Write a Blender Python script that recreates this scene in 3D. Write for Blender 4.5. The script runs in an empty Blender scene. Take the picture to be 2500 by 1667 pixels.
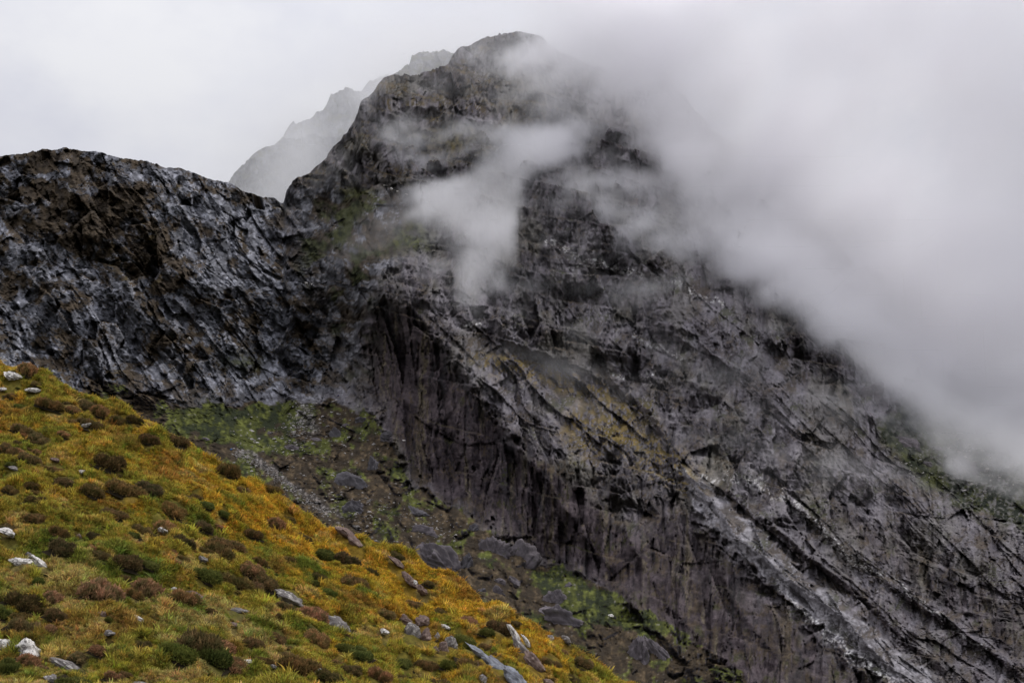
import bpy, math, random
import numpy as np
random.seed(7)
sc = bpy.context.scene
C = sc.collection
R = math.radians

# ------------------------------------------------------------------ camera
FPX, PITCH = 3472.0, R(10.0)
cam_d = bpy.data.cameras.new('camera'); cam = bpy.data.objects.new('camera', cam_d); C.objects.link(cam)
cam_d.lens = 50.0; cam_d.sensor_width = 36.0; cam_d.clip_start = 0.2; cam_d.clip_end = 20000
cam.location = (0, 0, 0); cam.rotation_euler = (R(90) + PITCH, 0, 0)
sc.camera = cam

# ------------------------------------------------------------------ exposure and render settings
sc.view_settings.view_transform = 'Standard'; sc.view_settings.look = 'None'
sc.view_settings.gamma = 1.0; sc.view_settings.exposure = 0.0; sc.view_settings.use_curve_mapping = False
cy = sc.cycles
cy.max_bounces = 16; cy.diffuse_bounces = 2; cy.glossy_bounces = 1; cy.transmission_bounces = 2
cy.volume_bounces = 14; cy.transparent_max_bounces = 8; cy.use_denoising = True
cy.volume_step_rate = 1.0; cy.volume_preview_step_rate = 1.0; cy.volume_max_steps = 256
cy.sample_clamp_indirect = 8.0

# ------------------------------------------------------------------ node helpers
class NT:
    def __init__(self, tree): self.t = tree; self.n = tree.nodes; self.l = tree.links
    def new(self, typ, **kw):
        n = self.n.new(typ)
        for k, v in kw.items(): setattr(n, k, v)
        return n
    def put(self, sock, v):
        if hasattr(v, 'is_output'): self.l.new(v, sock)
        elif v is not None: sock.default_value = v
    def math(self, op, a, b=None, c=None, clamp=False):
        n = self.new('ShaderNodeMath', operation=op, use_clamp=clamp)
        self.put(n.inputs[0], a)
        if b is not None: self.put(n.inputs[1], b)
        if c is not None: self.put(n.inputs[2], c)
        return n.outputs[0]
    def vmath(self, op, a, b=None, out=0):
        n = self.new('ShaderNodeVectorMath', operation=op)
        self.put(n.inputs[0], a)
        if b is not None: self.put(n.inputs[1], b)
        return n.outputs[out]
    def ramp(self, x, a, b, c=0.0, d=1.0, smooth=True):
        n = self.new('ShaderNodeMapRange', interpolation_type='SMOOTHSTEP' if smooth else 'LINEAR')
        self.put(n.inputs[0], x)
        for i, v in enumerate((a, b, c, d)): self.put(n.inputs[i + 1], v)
        return n.outputs[0]
    def mix(self, f, a, b, blend='MIX'):
        n = self.new('ShaderNodeMix', data_type='RGBA', blend_type=blend)
        self.put(n.inputs[0], f); self.put(n.inputs[6], a); self.put(n.inputs[7], b)
        return n.outputs[2]
    def noise(self, vec, scale, detail=4, rough=0.55, dist=0.0, out='Fac'):
        n = self.new('ShaderNodeTexNoise')
        self.put(n.inputs['Vector'], vec); self.put(n.inputs['Scale'], scale)
        n.inputs['Detail'].default_value = detail; n.inputs['Roughness'].default_value = rough
        n.inputs['Distortion'].default_value = dist
        return n.outputs[out]
    def mapping(self, vec, loc=(0, 0, 0), rot=(0, 0, 0), scale=(1, 1, 1), typ='POINT'):
        n = self.new('ShaderNodeMapping', vector_type=typ)
        self.put(n.inputs[0], vec)
        if 'Location' in n.inputs: n.inputs['Location'].default_value = loc
        n.inputs['Rotation'].default_value = rot; n.inputs['Scale'].default_value = scale
        return n.outputs[0]
def rgba(c): return (c[0], c[1], c[2], 1.0)

# ------------------------------------------------------------------ sky: an overcast sky over a Nishita sky, one soft sun
SUN_ELEV, SUN_AZ = R(48), R(62)         # azimuth measured from +Y (view direction) towards +X (right)
world = bpy.data.worlds.new('World'); sc.world = world; world.use_nodes = True
w = NT(world.node_tree); w.n.clear()
sky = w.new('ShaderNodeTexSky'); sky.sky_type = 'NISHITA'; sky.sun_disc = False
sky.sun_elevation = SUN_ELEV; sky.sun_rotation = SUN_AZ
bg1 = w.new('ShaderNodeBackground'); w.l.new(sky.outputs[0], bg1.inputs[0]); bg1.inputs[1].default_value = 0.05
tc = w.new('ShaderNodeTexCoord').outputs['Generated']
sep = w.new('ShaderNodeSeparateXYZ'); w.l.new(tc, sep.inputs[0])
side = w.ramp(sep.outputs[0], -0.1, 0.42)                      # the cloud thickens towards the right
cn = w.noise(tc, 2.2, 5, 0.5)
cn2 = w.noise(w.mapping(tc, loc=(3, 1, 2), scale=(1, 1, 1.6)), 6.0, 5, 0.55)
dark = w.math('ADD', w.math('MULTIPLY', w.math('MULTIPLY', side, w.ramp(sep.outputs[2], 0.12, 0.42)), 1.0), w.math('MULTIPLY', w.math('SUBTRACT', cn, 0.5), 1.0), clamp=True)
ccol = w.mix(dark, (0.74, 0.745, 0.82, 1), (0.53, 0.55, 0.63, 1))
ccol = w.mix(w.math('MULTIPLY', w.ramp(cn2, 0.35, 0.7), w.math('SUBTRACT', 1.0, side)), ccol, (0.86, 0.86, 0.89, 1))
n_ = w.n[-1] if False else None
lift = w.ramp(sep.outputs[2], 0.3, 1.0, 1.0, 2.1, smooth=False)   # overcast skies are brighter overhead
low = w.ramp(sep.outputs[2], -0.05, 0.0, 0.25, 1.0)
bg2 = w.new('ShaderNodeBackground'); w.put(bg2.inputs[0], ccol)
w.put(bg2.inputs[1], w.math('MULTIPLY', lift, low))
add = w.new('ShaderNodeMixShader'); add.inputs[0].default_value = 0.88
w.l.new(bg1.outputs[0], add.inputs[1]); w.l.new(bg2.outputs[0], add.inputs[2])
wo = w.new('ShaderNodeOutputWorld'); w.l.new(add.outputs[0], wo.inputs[0])
world.cycles.sampling_method = 'MANUAL'; world.cycles.sample_map_resolution = 512

sd = bpy.data.lights.new('sun', 'SUN'); sun = bpy.data.objects.new('sun', sd); C.objects.link(sun)
sd.energy = 1.5; sd.angle = R(14); sd.color = (1.0, 0.96, 0.9)
sdir = (math.cos(SUN_ELEV) * math.sin(SUN_AZ), math.cos(SUN_ELEV) * math.cos(SUN_AZ), math.sin(SUN_ELEV))
from mathutils import Vector, Matrix, Euler
sun.rotation_euler = Vector(sdir).to_track_quat('Z', 'Y').to_euler()


# ------------------------------------------------------------------ cloud settings
VOX, VOXB, MIST_G, MIST_STEP, MIST_K, BACK_K = (2.4, 5.4, 2.4), (10, 14, 10), 0.62, 1.4, 1.15, 0.8

# ------------------------------------------------------------------ numpy noise
_A = np.arange(256) * (2 * np.pi / 256); _GC, _GS = np.cos(_A).astype(np.float32), np.sin(_A).astype(np.float32)
def _hash(ix, iy, seed):
    h = (ix.astype(np.int64) * 374761393 + iy.astype(np.int64) * 668265263 + seed * 1442695041) & 0xffffffff
    h = ((h ^ (h >> 13)) * 1274126177) & 0xffffffff
    h = ((h ^ (h >> 15)) * 2246822519) & 0xffffffff
    return h ^ (h >> 16)
def pn(x, y, seed=0):
    xf, yf = np.floor(x), np.floor(y)
    ix, iy = xf.astype(np.int64), yf.astype(np.int64)
    fx, fy = (x - xf), (y - yf)
    u, v = fx * fx * fx * (fx * (fx * 6 - 15) + 10), fy * fy * fy * (fy * (fy * 6 - 15) + 10)
    def g(dx, dy):
        k = _hash(ix + dx, iy + dy, seed) & 255
        return _GC[k] * (fx - dx) + _GS[k] * (fy - dy)
    a, b = g(0, 0), g(1, 0); c, d = g(0, 1), g(1, 1)
    return ((a + u * (b - a)) * (1 - v) + (c + u * (d - c)) * v) * 1.5
def fbm(x, y, o=4, seed=0, gain=0.5):
    s, a, f = 0, 1.0, 1.0
    for i in range(o):
        s = s + a * pn(x * f + 17.3 * i, y * f - 9.1 * i, seed + i * 31); a *= gain; f *= 2.03
    return s
def ridged(x, y, o=4, seed=0, gain=0.55):
    s, a, f, t = 0, 1.0, 1.0, 0
    for i in range(o):
        s = s + a * (1 - 2 * np.abs(pn(x * f + 5.7 * i, y * f + 3.3 * i, seed + i * 13))); t += a; a *= gain; f *= 2.1
    return s / t
def voro(x, y, seed=0, jit=0.95):
    xf, yf = np.floor(x), np.floor(y); ix, iy = xf.astype(np.int64), yf.astype(np.int64)
    f1 = np.full(x.shape, 9.0); f2 = f1.copy(); hid = np.zeros(x.shape, np.int64); bx = f1.copy(); by = f1.copy()
    for dx in (-1, 0, 1):
        for dy in (-1, 0, 1):
            h = _hash(ix + dx, iy + dy, seed)
            cx = xf + dx + 0.5 + jit * ((h & 1023) / 1023.0 - 0.5); cyy = yf + dy + 0.5 + jit * (((h >> 10) & 1023) / 1023.0 - 0.5)
            ex, ey = x - cx, y - cyy; d = np.sqrt(ex * ex + ey * ey)
            m = d < f1
            f2 = np.where(m, f1, np.minimum(f2, d)); f1 = np.where(m, d, f1)
            hid = np.where(m, h, hid); bx = np.where(m, ex, bx); by = np.where(m, ey, by)
    return f1, f2, hid, bx, by
def sstep(x, a, b):
    t = np.clip((x - a) / (b - a), 0, 1); return t * t * (3 - 2 * t)
def lerp(a, b, t): return a + (b - a) * t

def interp(pts, x):
    p = sorted(pts); return np.interp(x, [q[0] for q in p], [q[1] for q in p])
class TPS:                                                     # smooth surface through a few surveyed points
    def __init__(self, pts, lam=0.002):
        P = np.array(pts, float); self.x = P[:, :2] / 1000.0; self.m = P[:, 2].mean(); n = len(P)
        K = self.k(self.x, self.x) + lam * np.eye(n)
        A = np.zeros((n + 3, n + 3)); A[:n, :n] = K; A[:n, n] = 1; A[:n, n + 1:] = self.x; A[n, :n] = 1; A[n + 1:, :n] = self.x.T
        self.w = np.linalg.solve(A, np.r_[P[:, 2] - self.m, 0, 0, 0]); self.n = n
    def k(self, a, b):
        d = ((a[:, None, :] - b[None, :, :]) ** 2).sum(-1); return 0.5 * d * np.log(d + 1e-9)
    def __call__(self, u, v):
        q = np.stack([np.ravel(u), np.ravel(v)], -1) / 1000.0; out = np.empty(len(q))
        for i in range(0, len(q), 60000):
            s = q[i:i + 60000]; out[i:i + 60000] = self.k(s, self.x) @ self.w[:self.n] + self.w[self.n] + s @ self.w[self.n + 1:]
        return (out + self.m).reshape(np.shape(u))
# surveying: a bearing (px, py on the photograph) and a distance give a world point
SP, CP = math.sin(PITCH), math.cos(PITCH)
def world_pt(u, v, D):
    a = (np.asarray(u, float) - 1250) / FPX; b = (833.5 - np.asarray(v, float)) / FPX
    dy = CP - b * SP
    return a / dy * D, D * np.ones_like(a), (SP + b * CP) / dy * D

GX0, GX1, GY0, GY1, GS = -1000, 3200, -300, 2600, 10
def soft(poly, blur=30):
    us = np.arange(GX0, GX1, GS); vs = np.arange(GY0, GY1, GS); U, V = np.meshgrid(us, vs); ins = np.zeros(U.shape, bool)
    n = len(poly)
    for i in range(n):
        (x0, y0), (x1, y1) = poly[i], poly[(i + 1) % n]
        if y0 == y1: continue
        ins ^= ((y0 > V) != (y1 > V)) & (U < (x1 - x0) * (V - y0) / (y1 - y0) + x0)
    M = ins.astype(float); r = max(1, int(blur / GS / 1.5)); k = np.ones(2 * r + 1) / (2 * r + 1)
    for _ in range(2):
        M = np.apply_along_axis(lambda z: np.convolve(z, k, 'same'), 0, M); M = np.apply_along_axis(lambda z: np.convolve(z, k, 'same'), 1, M)
    return M
def samp(M, u, v):
    x = np.clip((u - GX0) / GS, 0, M.shape[1] - 1.001); y = np.clip((v - GY0) / GS, 0, M.shape[0] - 1.001)
    i, j = x.astype(int), y.astype(int); fx, fy = x - i, y - j
    return (M[j, i] * (1 - fx) + M[j, i + 1] * fx) * (1 - fy) + (M[j + 1, i] * (1 - fx) + M[j + 1, i + 1] * fx) * fy
def polydist(u, v, line):
    """signed distance to a polyline (positive on its upper right side) and the fraction along it"""
    best = np.full(u.shape, 1e9); sgn = np.ones(u.shape); tt = np.zeros(u.shape); L = 0
    lens = [math.dist(line[i], line[i + 1]) for i in range(len(line) - 1)]; tot = sum(lens)
    for i in range(len(line) - 1):
        (x0, y0), (x1, y1) = line[i], line[i + 1]; dx, dy = x1 - x0, y1 - y0; l2 = dx * dx + dy * dy
        t = np.clip(((u - x0) * dx + (v - y0) * dy) / l2, 0, 1); ex, ey = u - x0 - t * dx, v - y0 - t * dy
        d = np.sqrt(ex * ex + ey * ey); m = d < best
        best = np.where(m, d, best); sgn = np.where(m, np.sign(dx * ey - dy * ex + 1e-9) * -1, sgn); tt = np.where(m, (L + t * lens[i]) / tot, tt)
        L += lens[i]
    return best * sgn, tt
def rib(u, v, line, wr, wl, h, fade=0.12):
    """a rib standing out towards the viewer: gentle slab on its right, steep wall on its left"""
    s, t = polydist(u, v, line)
    prof = np.where(s > 0, np.exp(-s / wr), np.exp(-(s / wl) ** 2))
    return -h * prof * sstep(t, -1e-3, fade) * sstep(-t, -1.001, -1 + fade)
def blocks(u, v, ang, ln, wd, seed):
    ca, sa = math.cos(R(ang)), math.sin(R(ang))
    a, b = (u * ca + v * sa) / ln, (-u * sa + v * ca) / wd
    f1, f2, h, da, db = voro(a, b, seed)
    da, db = da * ln, db * wd
    du, dv = da * ca - db * sa, da * sa + db * ca
    return ((h & 255) / 255.0 - .5) * 2, (((h >> 8) & 255) / 255.0 - .5) * 2, (((h >> 16) & 255) / 255.0 - .5) * 2, f2 - f1, du, dv

# ------------------------------------------------------------------ mesh helpers
def grid_mesh(name, P, attrs=None, mats=(), smooth=True):
    r, c = P.shape[:2]; me = bpy.data.meshes.new(name)
    idx = np.arange(r * c).reshape(r, c)
    q = np.stack([idx[:-1, :-1], idx[:-1, 1:], idx[1:, 1:], idx[1:, :-1]], -1).reshape(-1, 4)
    nf = len(q); me.vertices.add(r * c); me.vertices.foreach_set('co', P.reshape(-1).astype(np.float32))
    me.loops.add(nf * 4); me.loops.foreach_set('vertex_index', q.reshape(-1).astype(np.int32))
    me.polygons.add(nf); me.polygons.foreach_set('loop_start', np.arange(0, nf * 4, 4, dtype=np.int32))
    me.polygons.foreach_set('use_smooth', np.full(nf, smooth))
    me.update(calc_edges=True)
    for k, v in (attrs or {}).items():
        at = me.attributes.new(k, 'FLOAT_COLOR', 'POINT')
        at.data.foreach_set('color', np.concatenate([v, np.ones(v.shape[:-1] + (1,))], -1).reshape(-1).astype(np.float32))
    for m in mats: me.materials.append(m)
    return me
def tri_mesh(name, V, F, col=None, mats=(), smooth=False):
    me = bpy.data.meshes.new(name); V = np.asarray(V, np.float32); F = np.asarray(F, np.int32); k = F.shape[1]
    me.vertices.add(len(V)); me.vertices.foreach_set('co', V.reshape(-1))
    me.loops.add(F.size); me.loops.foreach_set('vertex_index', F.reshape(-1))
    me.polygons.add(len(F)); me.polygons.foreach_set('loop_start', np.arange(0, F.size, k, dtype=np.int32))
    me.polygons.foreach_set('use_smooth', np.full(len(F), smooth)); me.update(calc_edges=True)
    if col is not None:
        at = me.attributes.new('col', 'FLOAT_COLOR', 'POINT')
        at.data.foreach_set('color', np.concatenate([col, np.ones((len(col), 1))], 1).reshape(-1).astype(np.float32))
    for m in mats: me.materials.append(m)
    return me
def link(name, me, parent=None, kind=None, label=None, cat=None, group=None):
    o = bpy.data.objects.new(name, me); C.objects.link(o)
    if parent: o.parent = parent
    if kind: o['kind'] = kind
    if label: o['label'] = label
    if cat: o['category'] = cat
    if group: o['group'] = group
    return o
def grid_normals(P):
    du = np.empty_like(P); dv = np.empty_like(P)
    du[:, 1:-1] = P[:, 2:] - P[:, :-2]; du[:, 0] = P[:, 1] - P[:, 0]; du[:, -1] = P[:, -1] - P[:, -2]
    dv[1:-1] = P[2:] - P[:-2]; dv[0] = P[1] - P[0]; dv[-1] = P[-1] - P[-2]
    n = np.cross(dv, du); n /= np.linalg.norm(n, axis=-1, keepdims=True) + 1e-12
    return n * np.sign((n * -P).sum(-1, keepdims=True))            # face the viewer's side

# ------------------------------------------------------------------ materials
def surf_mat(name, scale=0.5, bump=0.3, bdist=0.3, rough=0.75, spec=0.35, var=0.35, bscale=1.0, stretch=(1, 1, 1)):
    m = bpy.data.materials.new(name); m.use_nodes = True; t = NT(m.node_tree); t.n.clear()
    at = t.new('ShaderNodeAttribute', attribute_name='col')
    geo = t.new('ShaderNodeNewGeometry'); pos = t.mapping(geo.outputs['Position'], scale=stretch)
    n1 = t.noise(pos, scale, 6, 0.65); n2 = t.noise(pos, scale * 7, 4, 0.6)
    f = t.math('MULTIPLY', t.ramp(n1, 0.3, 0.7, 1 - var, 1 + var, False), t.ramp(n2, 0.3, 0.7, 1 - var * .7, 1 + var * .7, False))
    col = t.vmath('MULTIPLY', at.outputs['Color'], None)
    cmb = t.new('ShaderNodeCombineXYZ')
    for i in range(3): t.put(cmb.inputs[i], f)
    t.l.new(cmb.outputs[0], col.node.inputs[1])
    bs = t.new('ShaderNodeBsdfPrincipled'); t.put(bs.inputs['Base Color'], col)
    bs.inputs['Roughness'].default_value = rough; bs.inputs['Specular IOR Level'].default_value = spec
    bn = t.noise(pos, bscale, 7, 0.62, 0.3)
    bp = t.new('ShaderNodeBump'); bp.inputs['Strength'].default_value = bump; bp.inputs['Distance'].default_value = bdist
    t.put(bp.inputs['Height'], bn); t.l.new(bp.outputs[0], bs.inputs['Normal'])
    o = t.new('ShaderNodeOutputMaterial'); t.l.new(bs.outputs[0], o.inputs[0]); return m
M_cliff = surf_mat('cliff_rock_and_turf', 0.35, 0.6, 0.9, 0.85, 0.06, 0.32, 0.8)
M_turf = surf_mat('turf_soil', 3.0, 0.6, 0.08, 0.95, 0.1, 0.35, 8.0)

def rock_mat(name, base, dark, lichen, amt, sc_=1.0):
    """grey rock with lighter crusts of lichen or quartz on its upper faces"""
    m = bpy.data.materials.new(name); m.use_nodes = True; t = NT(m.node_tree); t.n.clear()
    tc_ = t.new('ShaderNodeTexCoord').outputs['Object']; oi = t.new('ShaderNodeObjectInfo')
    p = t.vmath('ADD', tc_, t.vmath('SCALE', oi.outputs['Random'], None)) if False else tc_
    n1 = t.noise(p, 1.6 * sc_, 8, 0.65, 0.4); st = t.noise(t.mapping(p, rot=(0, 0.3, 0.2), scale=(1, 5, 7)), 2.0 * sc_, 5, 0.6)
    c = t.mix(t.ramp(n1, 0.35, 0.68), rgba(dark), rgba(base))
    c = t.mix(t.math('MULTIPLY', t.ramp(st, 0.45, 0.62), 0.45), c, rgba([x * .55 for x in base]))
    ln = t.noise(p, 2.6 * sc_, 9, 0.72, 0.6)
    lm = t.ramp(ln, 0.62 - amt * .3, 0.67 - amt * .3)
    c = t.mix(lm, c, rgba(lichen))
    mo = t.noise(p, 5.0 * sc_, 4, 0.6)
    c = t.mix(t.math('MULTIPLY', t.ramp(mo, 0.6, 0.72), 0.5), c, (0.06, 0.065, 0.03, 1))
    bs = t.new('ShaderNodeBsdfPrincipled'); t.put(bs.inputs['Base Color'], c)
    bs.inputs['Roughness'].default_value = 0.85; bs.inputs['Specular IOR Level'].default_value = 0.1
    bp = t.new('ShaderNodeBump'); bp.inputs['Strength'].default_value = 0.7; bp.inputs['Distance'].default_value = 0.06
    t.put(bp.inputs['Height'], t.math('ADD', t.noise(p, 4.0 * sc_, 8, 0.7), t.math('MULTIPLY', st, 0.8))); t.l.new(bp.outputs[0], bs.inputs['Normal'])
    o = t.new('ShaderNodeOutputMaterial'); t.l.new(bs.outputs[0], o.inputs[0]); return m
RM = {
    'white': rock_mat('white_lichened_rock', (0.42, 0.40, 0.37), (0.16, 0.14, 0.13), (0.80, 0.76, 0.70), 0.55),
    'grey': rock_mat('grey_weathered_rock', (0.33, 0.30, 0.28), (0.13, 0.115, 0.11), (0.60, 0.57, 0.52), 0.22),
    'pink': rock_mat('pinkish_brown_rock', (0.33, 0.24, 0.20), (0.12, 0.08, 0.07), (0.50, 0.42, 0.36), 0.05),
    'blue': rock_mat('blue_grey_slab_rock', (0.36, 0.38, 0.42), (0.17, 0.17, 0.19), (0.60, 0.60, 0.60), 0.0),
    'dark': rock_mat('dark_crag_rock', (0.15, 0.14, 0.15), (0.06, 0.055, 0.06), (0.42, 0.42, 0.44), -0.12, 0.5),
    'crag': rock_mat('purple_grey_crag_rock', (0.19, 0.165, 0.175), (0.08, 0.07, 0.075), (0.36, 0.35, 0.36), -0.05, 0.5),
}

# ================================================================== THE MOUNTAIN (one sheet of rock, turf and scree)
SKY = [(-300, 420), (-60, 385), (0, 380), (40, 374), (92, 366), (105, 362), (130, 366), (160, 358), (185, 366), (200, 371), (235, 372), (300, 388), (360, 395), (400, 408),
       (440, 411), (470, 425), (520, 441), (560, 447), (600, 468), (640, 481), (672, 484), (684, 497), (692, 499), (700, 468), (712, 450), (728, 438), (760, 420), (780, 402),
       (800, 380), (815, 358), (830, 340), (850, 315), (862, 296), (875, 270), (880, 252), (905, 234), (918, 215), (935, 192), (948, 186), (1000, 181), (1040, 178),
       (1060, 168), (1090, 156), (1110, 132), (1125, 117), (1150, 112), (1165, 99), (1190, 90), (1225, 84), (1262, 79), (1290, 83), (1318, 88), (1345, 108), (1368, 128),
       (1420, 150), (1500, 178), (1600, 222), (1700, 290), (1800, 360), (1900, 440), (2000, 540), (2080, 640), (2160, 760), (2230, 860), (2300, 925), (2400, 975), (2500, 1000), (2800, 1080)]
FG = [(-1200, 560), (-600, 700), (-200, 815), (0, 882), (40, 896), (100, 918), (150, 938), (200, 958), (260, 980), (290, 984), (330, 1012), (380, 1042), (446, 1072), (500, 1102), (579, 1148),
      (640, 1176), (700, 1212), (760, 1248), (819, 1285), (870, 1305), (940, 1332), (1020, 1366), (1080, 1398), (1169, 1448), (1230, 1488), (1276, 1511), (1350, 1552), (1414, 1588), (1480, 1620), (1541, 1656),
      (1700, 1740), (2000, 1860), (2400, 1990), (3000, 2150)]
base = TPS([(-300, 420, 640), (-150, 370, 620), (150, 360, 620), (450, 412, 630), (690, 495, 670), (-300, 1000, 430), (0, 870, 470), (300, 950, 500), (600, 985, 530), (850, 985, 545),
            (300, 650, 560), (550, 700, 585), (60, 640, 545), (720, 600, 655), (790, 760, 630), (860, 900, 590), (850, 1080, 490), (600, 1080, 470), (450, 1040, 480), (700, 1200, 420), (850, 1250, 400), (1000, 1320, 380),
            (1080, 1400, 350), (1200, 1400, 350), (1300, 1600, 280), (1500, 1667, 270), (1350, 1500, 320), (1500, 1480, 340), (930, 1000, 520), (1060, 1170, 455), (1200, 1280, 410), (1320, 1400, 385), (1600, 1500, 345), (1750, 1667, 300),
            (960, 745, 540), (900, 640, 580), (1150, 950, 490), (1400, 1180, 425), (1700, 1350, 385), (2000, 1667, 315), (1250, 700, 600), (1300, 450, 690), (1200, 320, 760), (1262, 79, 920), (1000, 190, 830),
            (930, 200, 815), (850, 330, 745), (760, 430, 690), (820, 560, 660), (900, 480, 680), (1060, 330, 740), (1060, 560, 640), (1500, 600, 640), (1500, 250, 800), (1700, 500, 700), (1900, 650, 650), (1500, 900, 540), (1800, 1000, 510),
            (2100, 850, 590), (2300, 950, 600), (2500, 1050, 600), (2500, 1250, 480), (2200, 1250, 440), (2500, 1500, 390), (2600, 1700, 340), (2300, 1100, 520), (1900, 440, 760), (2300, 1600, 350), (2800, 1300, 520)])
Z = {k: soft(p, b) for k, p, b in [
    ('crag', [(-900, 100), (600, 300), (700, 480), (735, 620), (800, 770), (870, 960), (560, 1000), (330, 965), (200, 1200), (-900, 1200)], 45),
    ('heath', [(700, 460), (800, 430), (1000, 460), (1050, 600), (960, 640), (905, 760), (885, 980), (860, 930), (790, 770), (725, 620)], 40),
    ('wall', [(905, 735), (1030, 750), (1105, 880), (1250, 1080), (1400, 1200), (1560, 1380), (1720, 1520), (1900, 1680), (1800, 1740), (1640, 1525), (1500, 1440), (1400, 1380), (1300, 1365), (1180, 1270), (1000, 1180), (930, 1000), (880, 800)], 35),
    ('slab1', [(1640, 1110), (1760, 1180), (1960, 1310), (2200, 1500), (2420, 1720), (2230, 1720), (2020, 1570), (1860, 1430), (1730, 1290)], 24),
    ('slab2', [(1060, 765), (1300, 850), (1500, 910), (1640, 1030), (1690, 1130), (1500, 1130), (1330, 1070), (1190, 970), (1110, 860)], 30),
    ('slab3', [(1500, 560), (1640, 620), (1900, 900), (2100, 1020), (2300, 1200), (2600, 1420), (2600, 1540), (2300, 1380), (2060, 1220), (1900, 1080), (1700, 900), (1560, 700)], 50),
    ('slab4', [(1900, 1180), (2040, 1290), (2200, 1400), (2400, 1540), (2600, 1700), (2440, 1700), (2240, 1540), (2080, 1420), (1960, 1320)], 24),
    ('ramp', [(1640, 1125), (1700, 1150), (1850, 1285), (2010, 1440), (2180, 1580), (2310, 1690), (2200, 1700), (2050, 1575), (1900, 1440), (1770, 1320), (1680, 1205)], 14),
    ('wall2', [(1200, 1080), (1400, 1190), (1560, 1290), (1640, 1200), (1720, 1290), (1880, 1450), (2040, 1590), (2180, 1720), (1800, 1760), (1640, 1525), (1500, 1440), (1380, 1240)], 70),
    ('wall3', [(1980, 1230), (2200, 1300), (2450, 1470), (2700, 1720), (2500, 1720), (2240, 1500), (2080, 1360)], 30),
    ('ctop', [(-300, 370), (100, 360), (240, 375), (210, 430), (130, 465), (-300, 520)], 24),
    ('corrie', [(270, 925), (420, 975), (560, 990), (640, 975), (730, 990), (850, 985), (925, 1010), (1000, 1190), (1180, 1275), (1300, 1372), (1400, 1385), (1500, 1448), (1640, 1530), (1760, 1600), (1900, 1720), (2600, 2550), (-900, 2550), (-900, 1060), (200, 1030), (200, 960)], 22),
    ('east', [(2140, 1030), (2230, 960), (2330, 960), (2900, 900), (2900, 1500), (2500, 1290), (2350, 1235), (2250, 1165), (2180, 1110)], 30),
    ('top', [(700, 480), (880, 150), (1200, 0), (1500, 100), (1300, 380), (1060, 440), (900, 430)], 60),
    ('ochre', [(1370, 1000), (1480, 1000), (1560, 1010), (1680, 1120), (1740, 1180), (1640, 1200), (1540, 1120), (1400, 1110)], 40),
    ('ochre2', [(1160, 870), (1300, 870), (1440, 920), (1600, 990), (1560, 1010), (1400, 960), (1180, 900)], 20),
    ('green1', [(400, 985), (700, 985), (730, 1060), (690, 1100), (480, 1060)], 50),
    ('green2', [(1300, 1400), (1400, 1380), (1460, 1430), (1640, 1520), (1560, 1540), (1420, 1520), (1320, 1450)], 24),
    ('pale1', [(120, 610), (260, 640), (330, 760), (430, 910), (380, 940), (260, 860), (150, 740)], 40), ('pale2', [(430, 430), (640, 500), (690, 600), (620, 740), (480, 730), (450, 560)], 50), ('pale3', [(560, 880), (700, 890), (700, 950), (560, 950)], 30),
    ('green3', [(2150, 1040), (2260, 1120), (2330, 1190), (2270, 1200), (2180, 1120)], 24),
    ('hp1', [(180, 455), (300, 440), (360, 500), (420, 590), (470, 690), (330, 700), (200, 650), (120, 560), (20, 520), (0, 490)], 30),
    ('hp2', [(540, 350), (1150, 330), (1200, 350), (1130, 380), (1000, 350)], 20),
    ('terr', [(990, 318), (1080, 308), (1190, 325), (1200, 352), (1120, 368), (1040, 350)], 16),
    ('terr2', [(840, 465), (905, 462), (925, 475), (880, 500), (830, 492)], 14),
    ('terr3', [(1000, 560), (1040, 560), (1050, 600), (960, 618), (930, 600)], 14),
    ('terr4', [(555, 865), (620, 862), (650, 885), (590, 905), (545, 890)], 10),
]}
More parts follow.
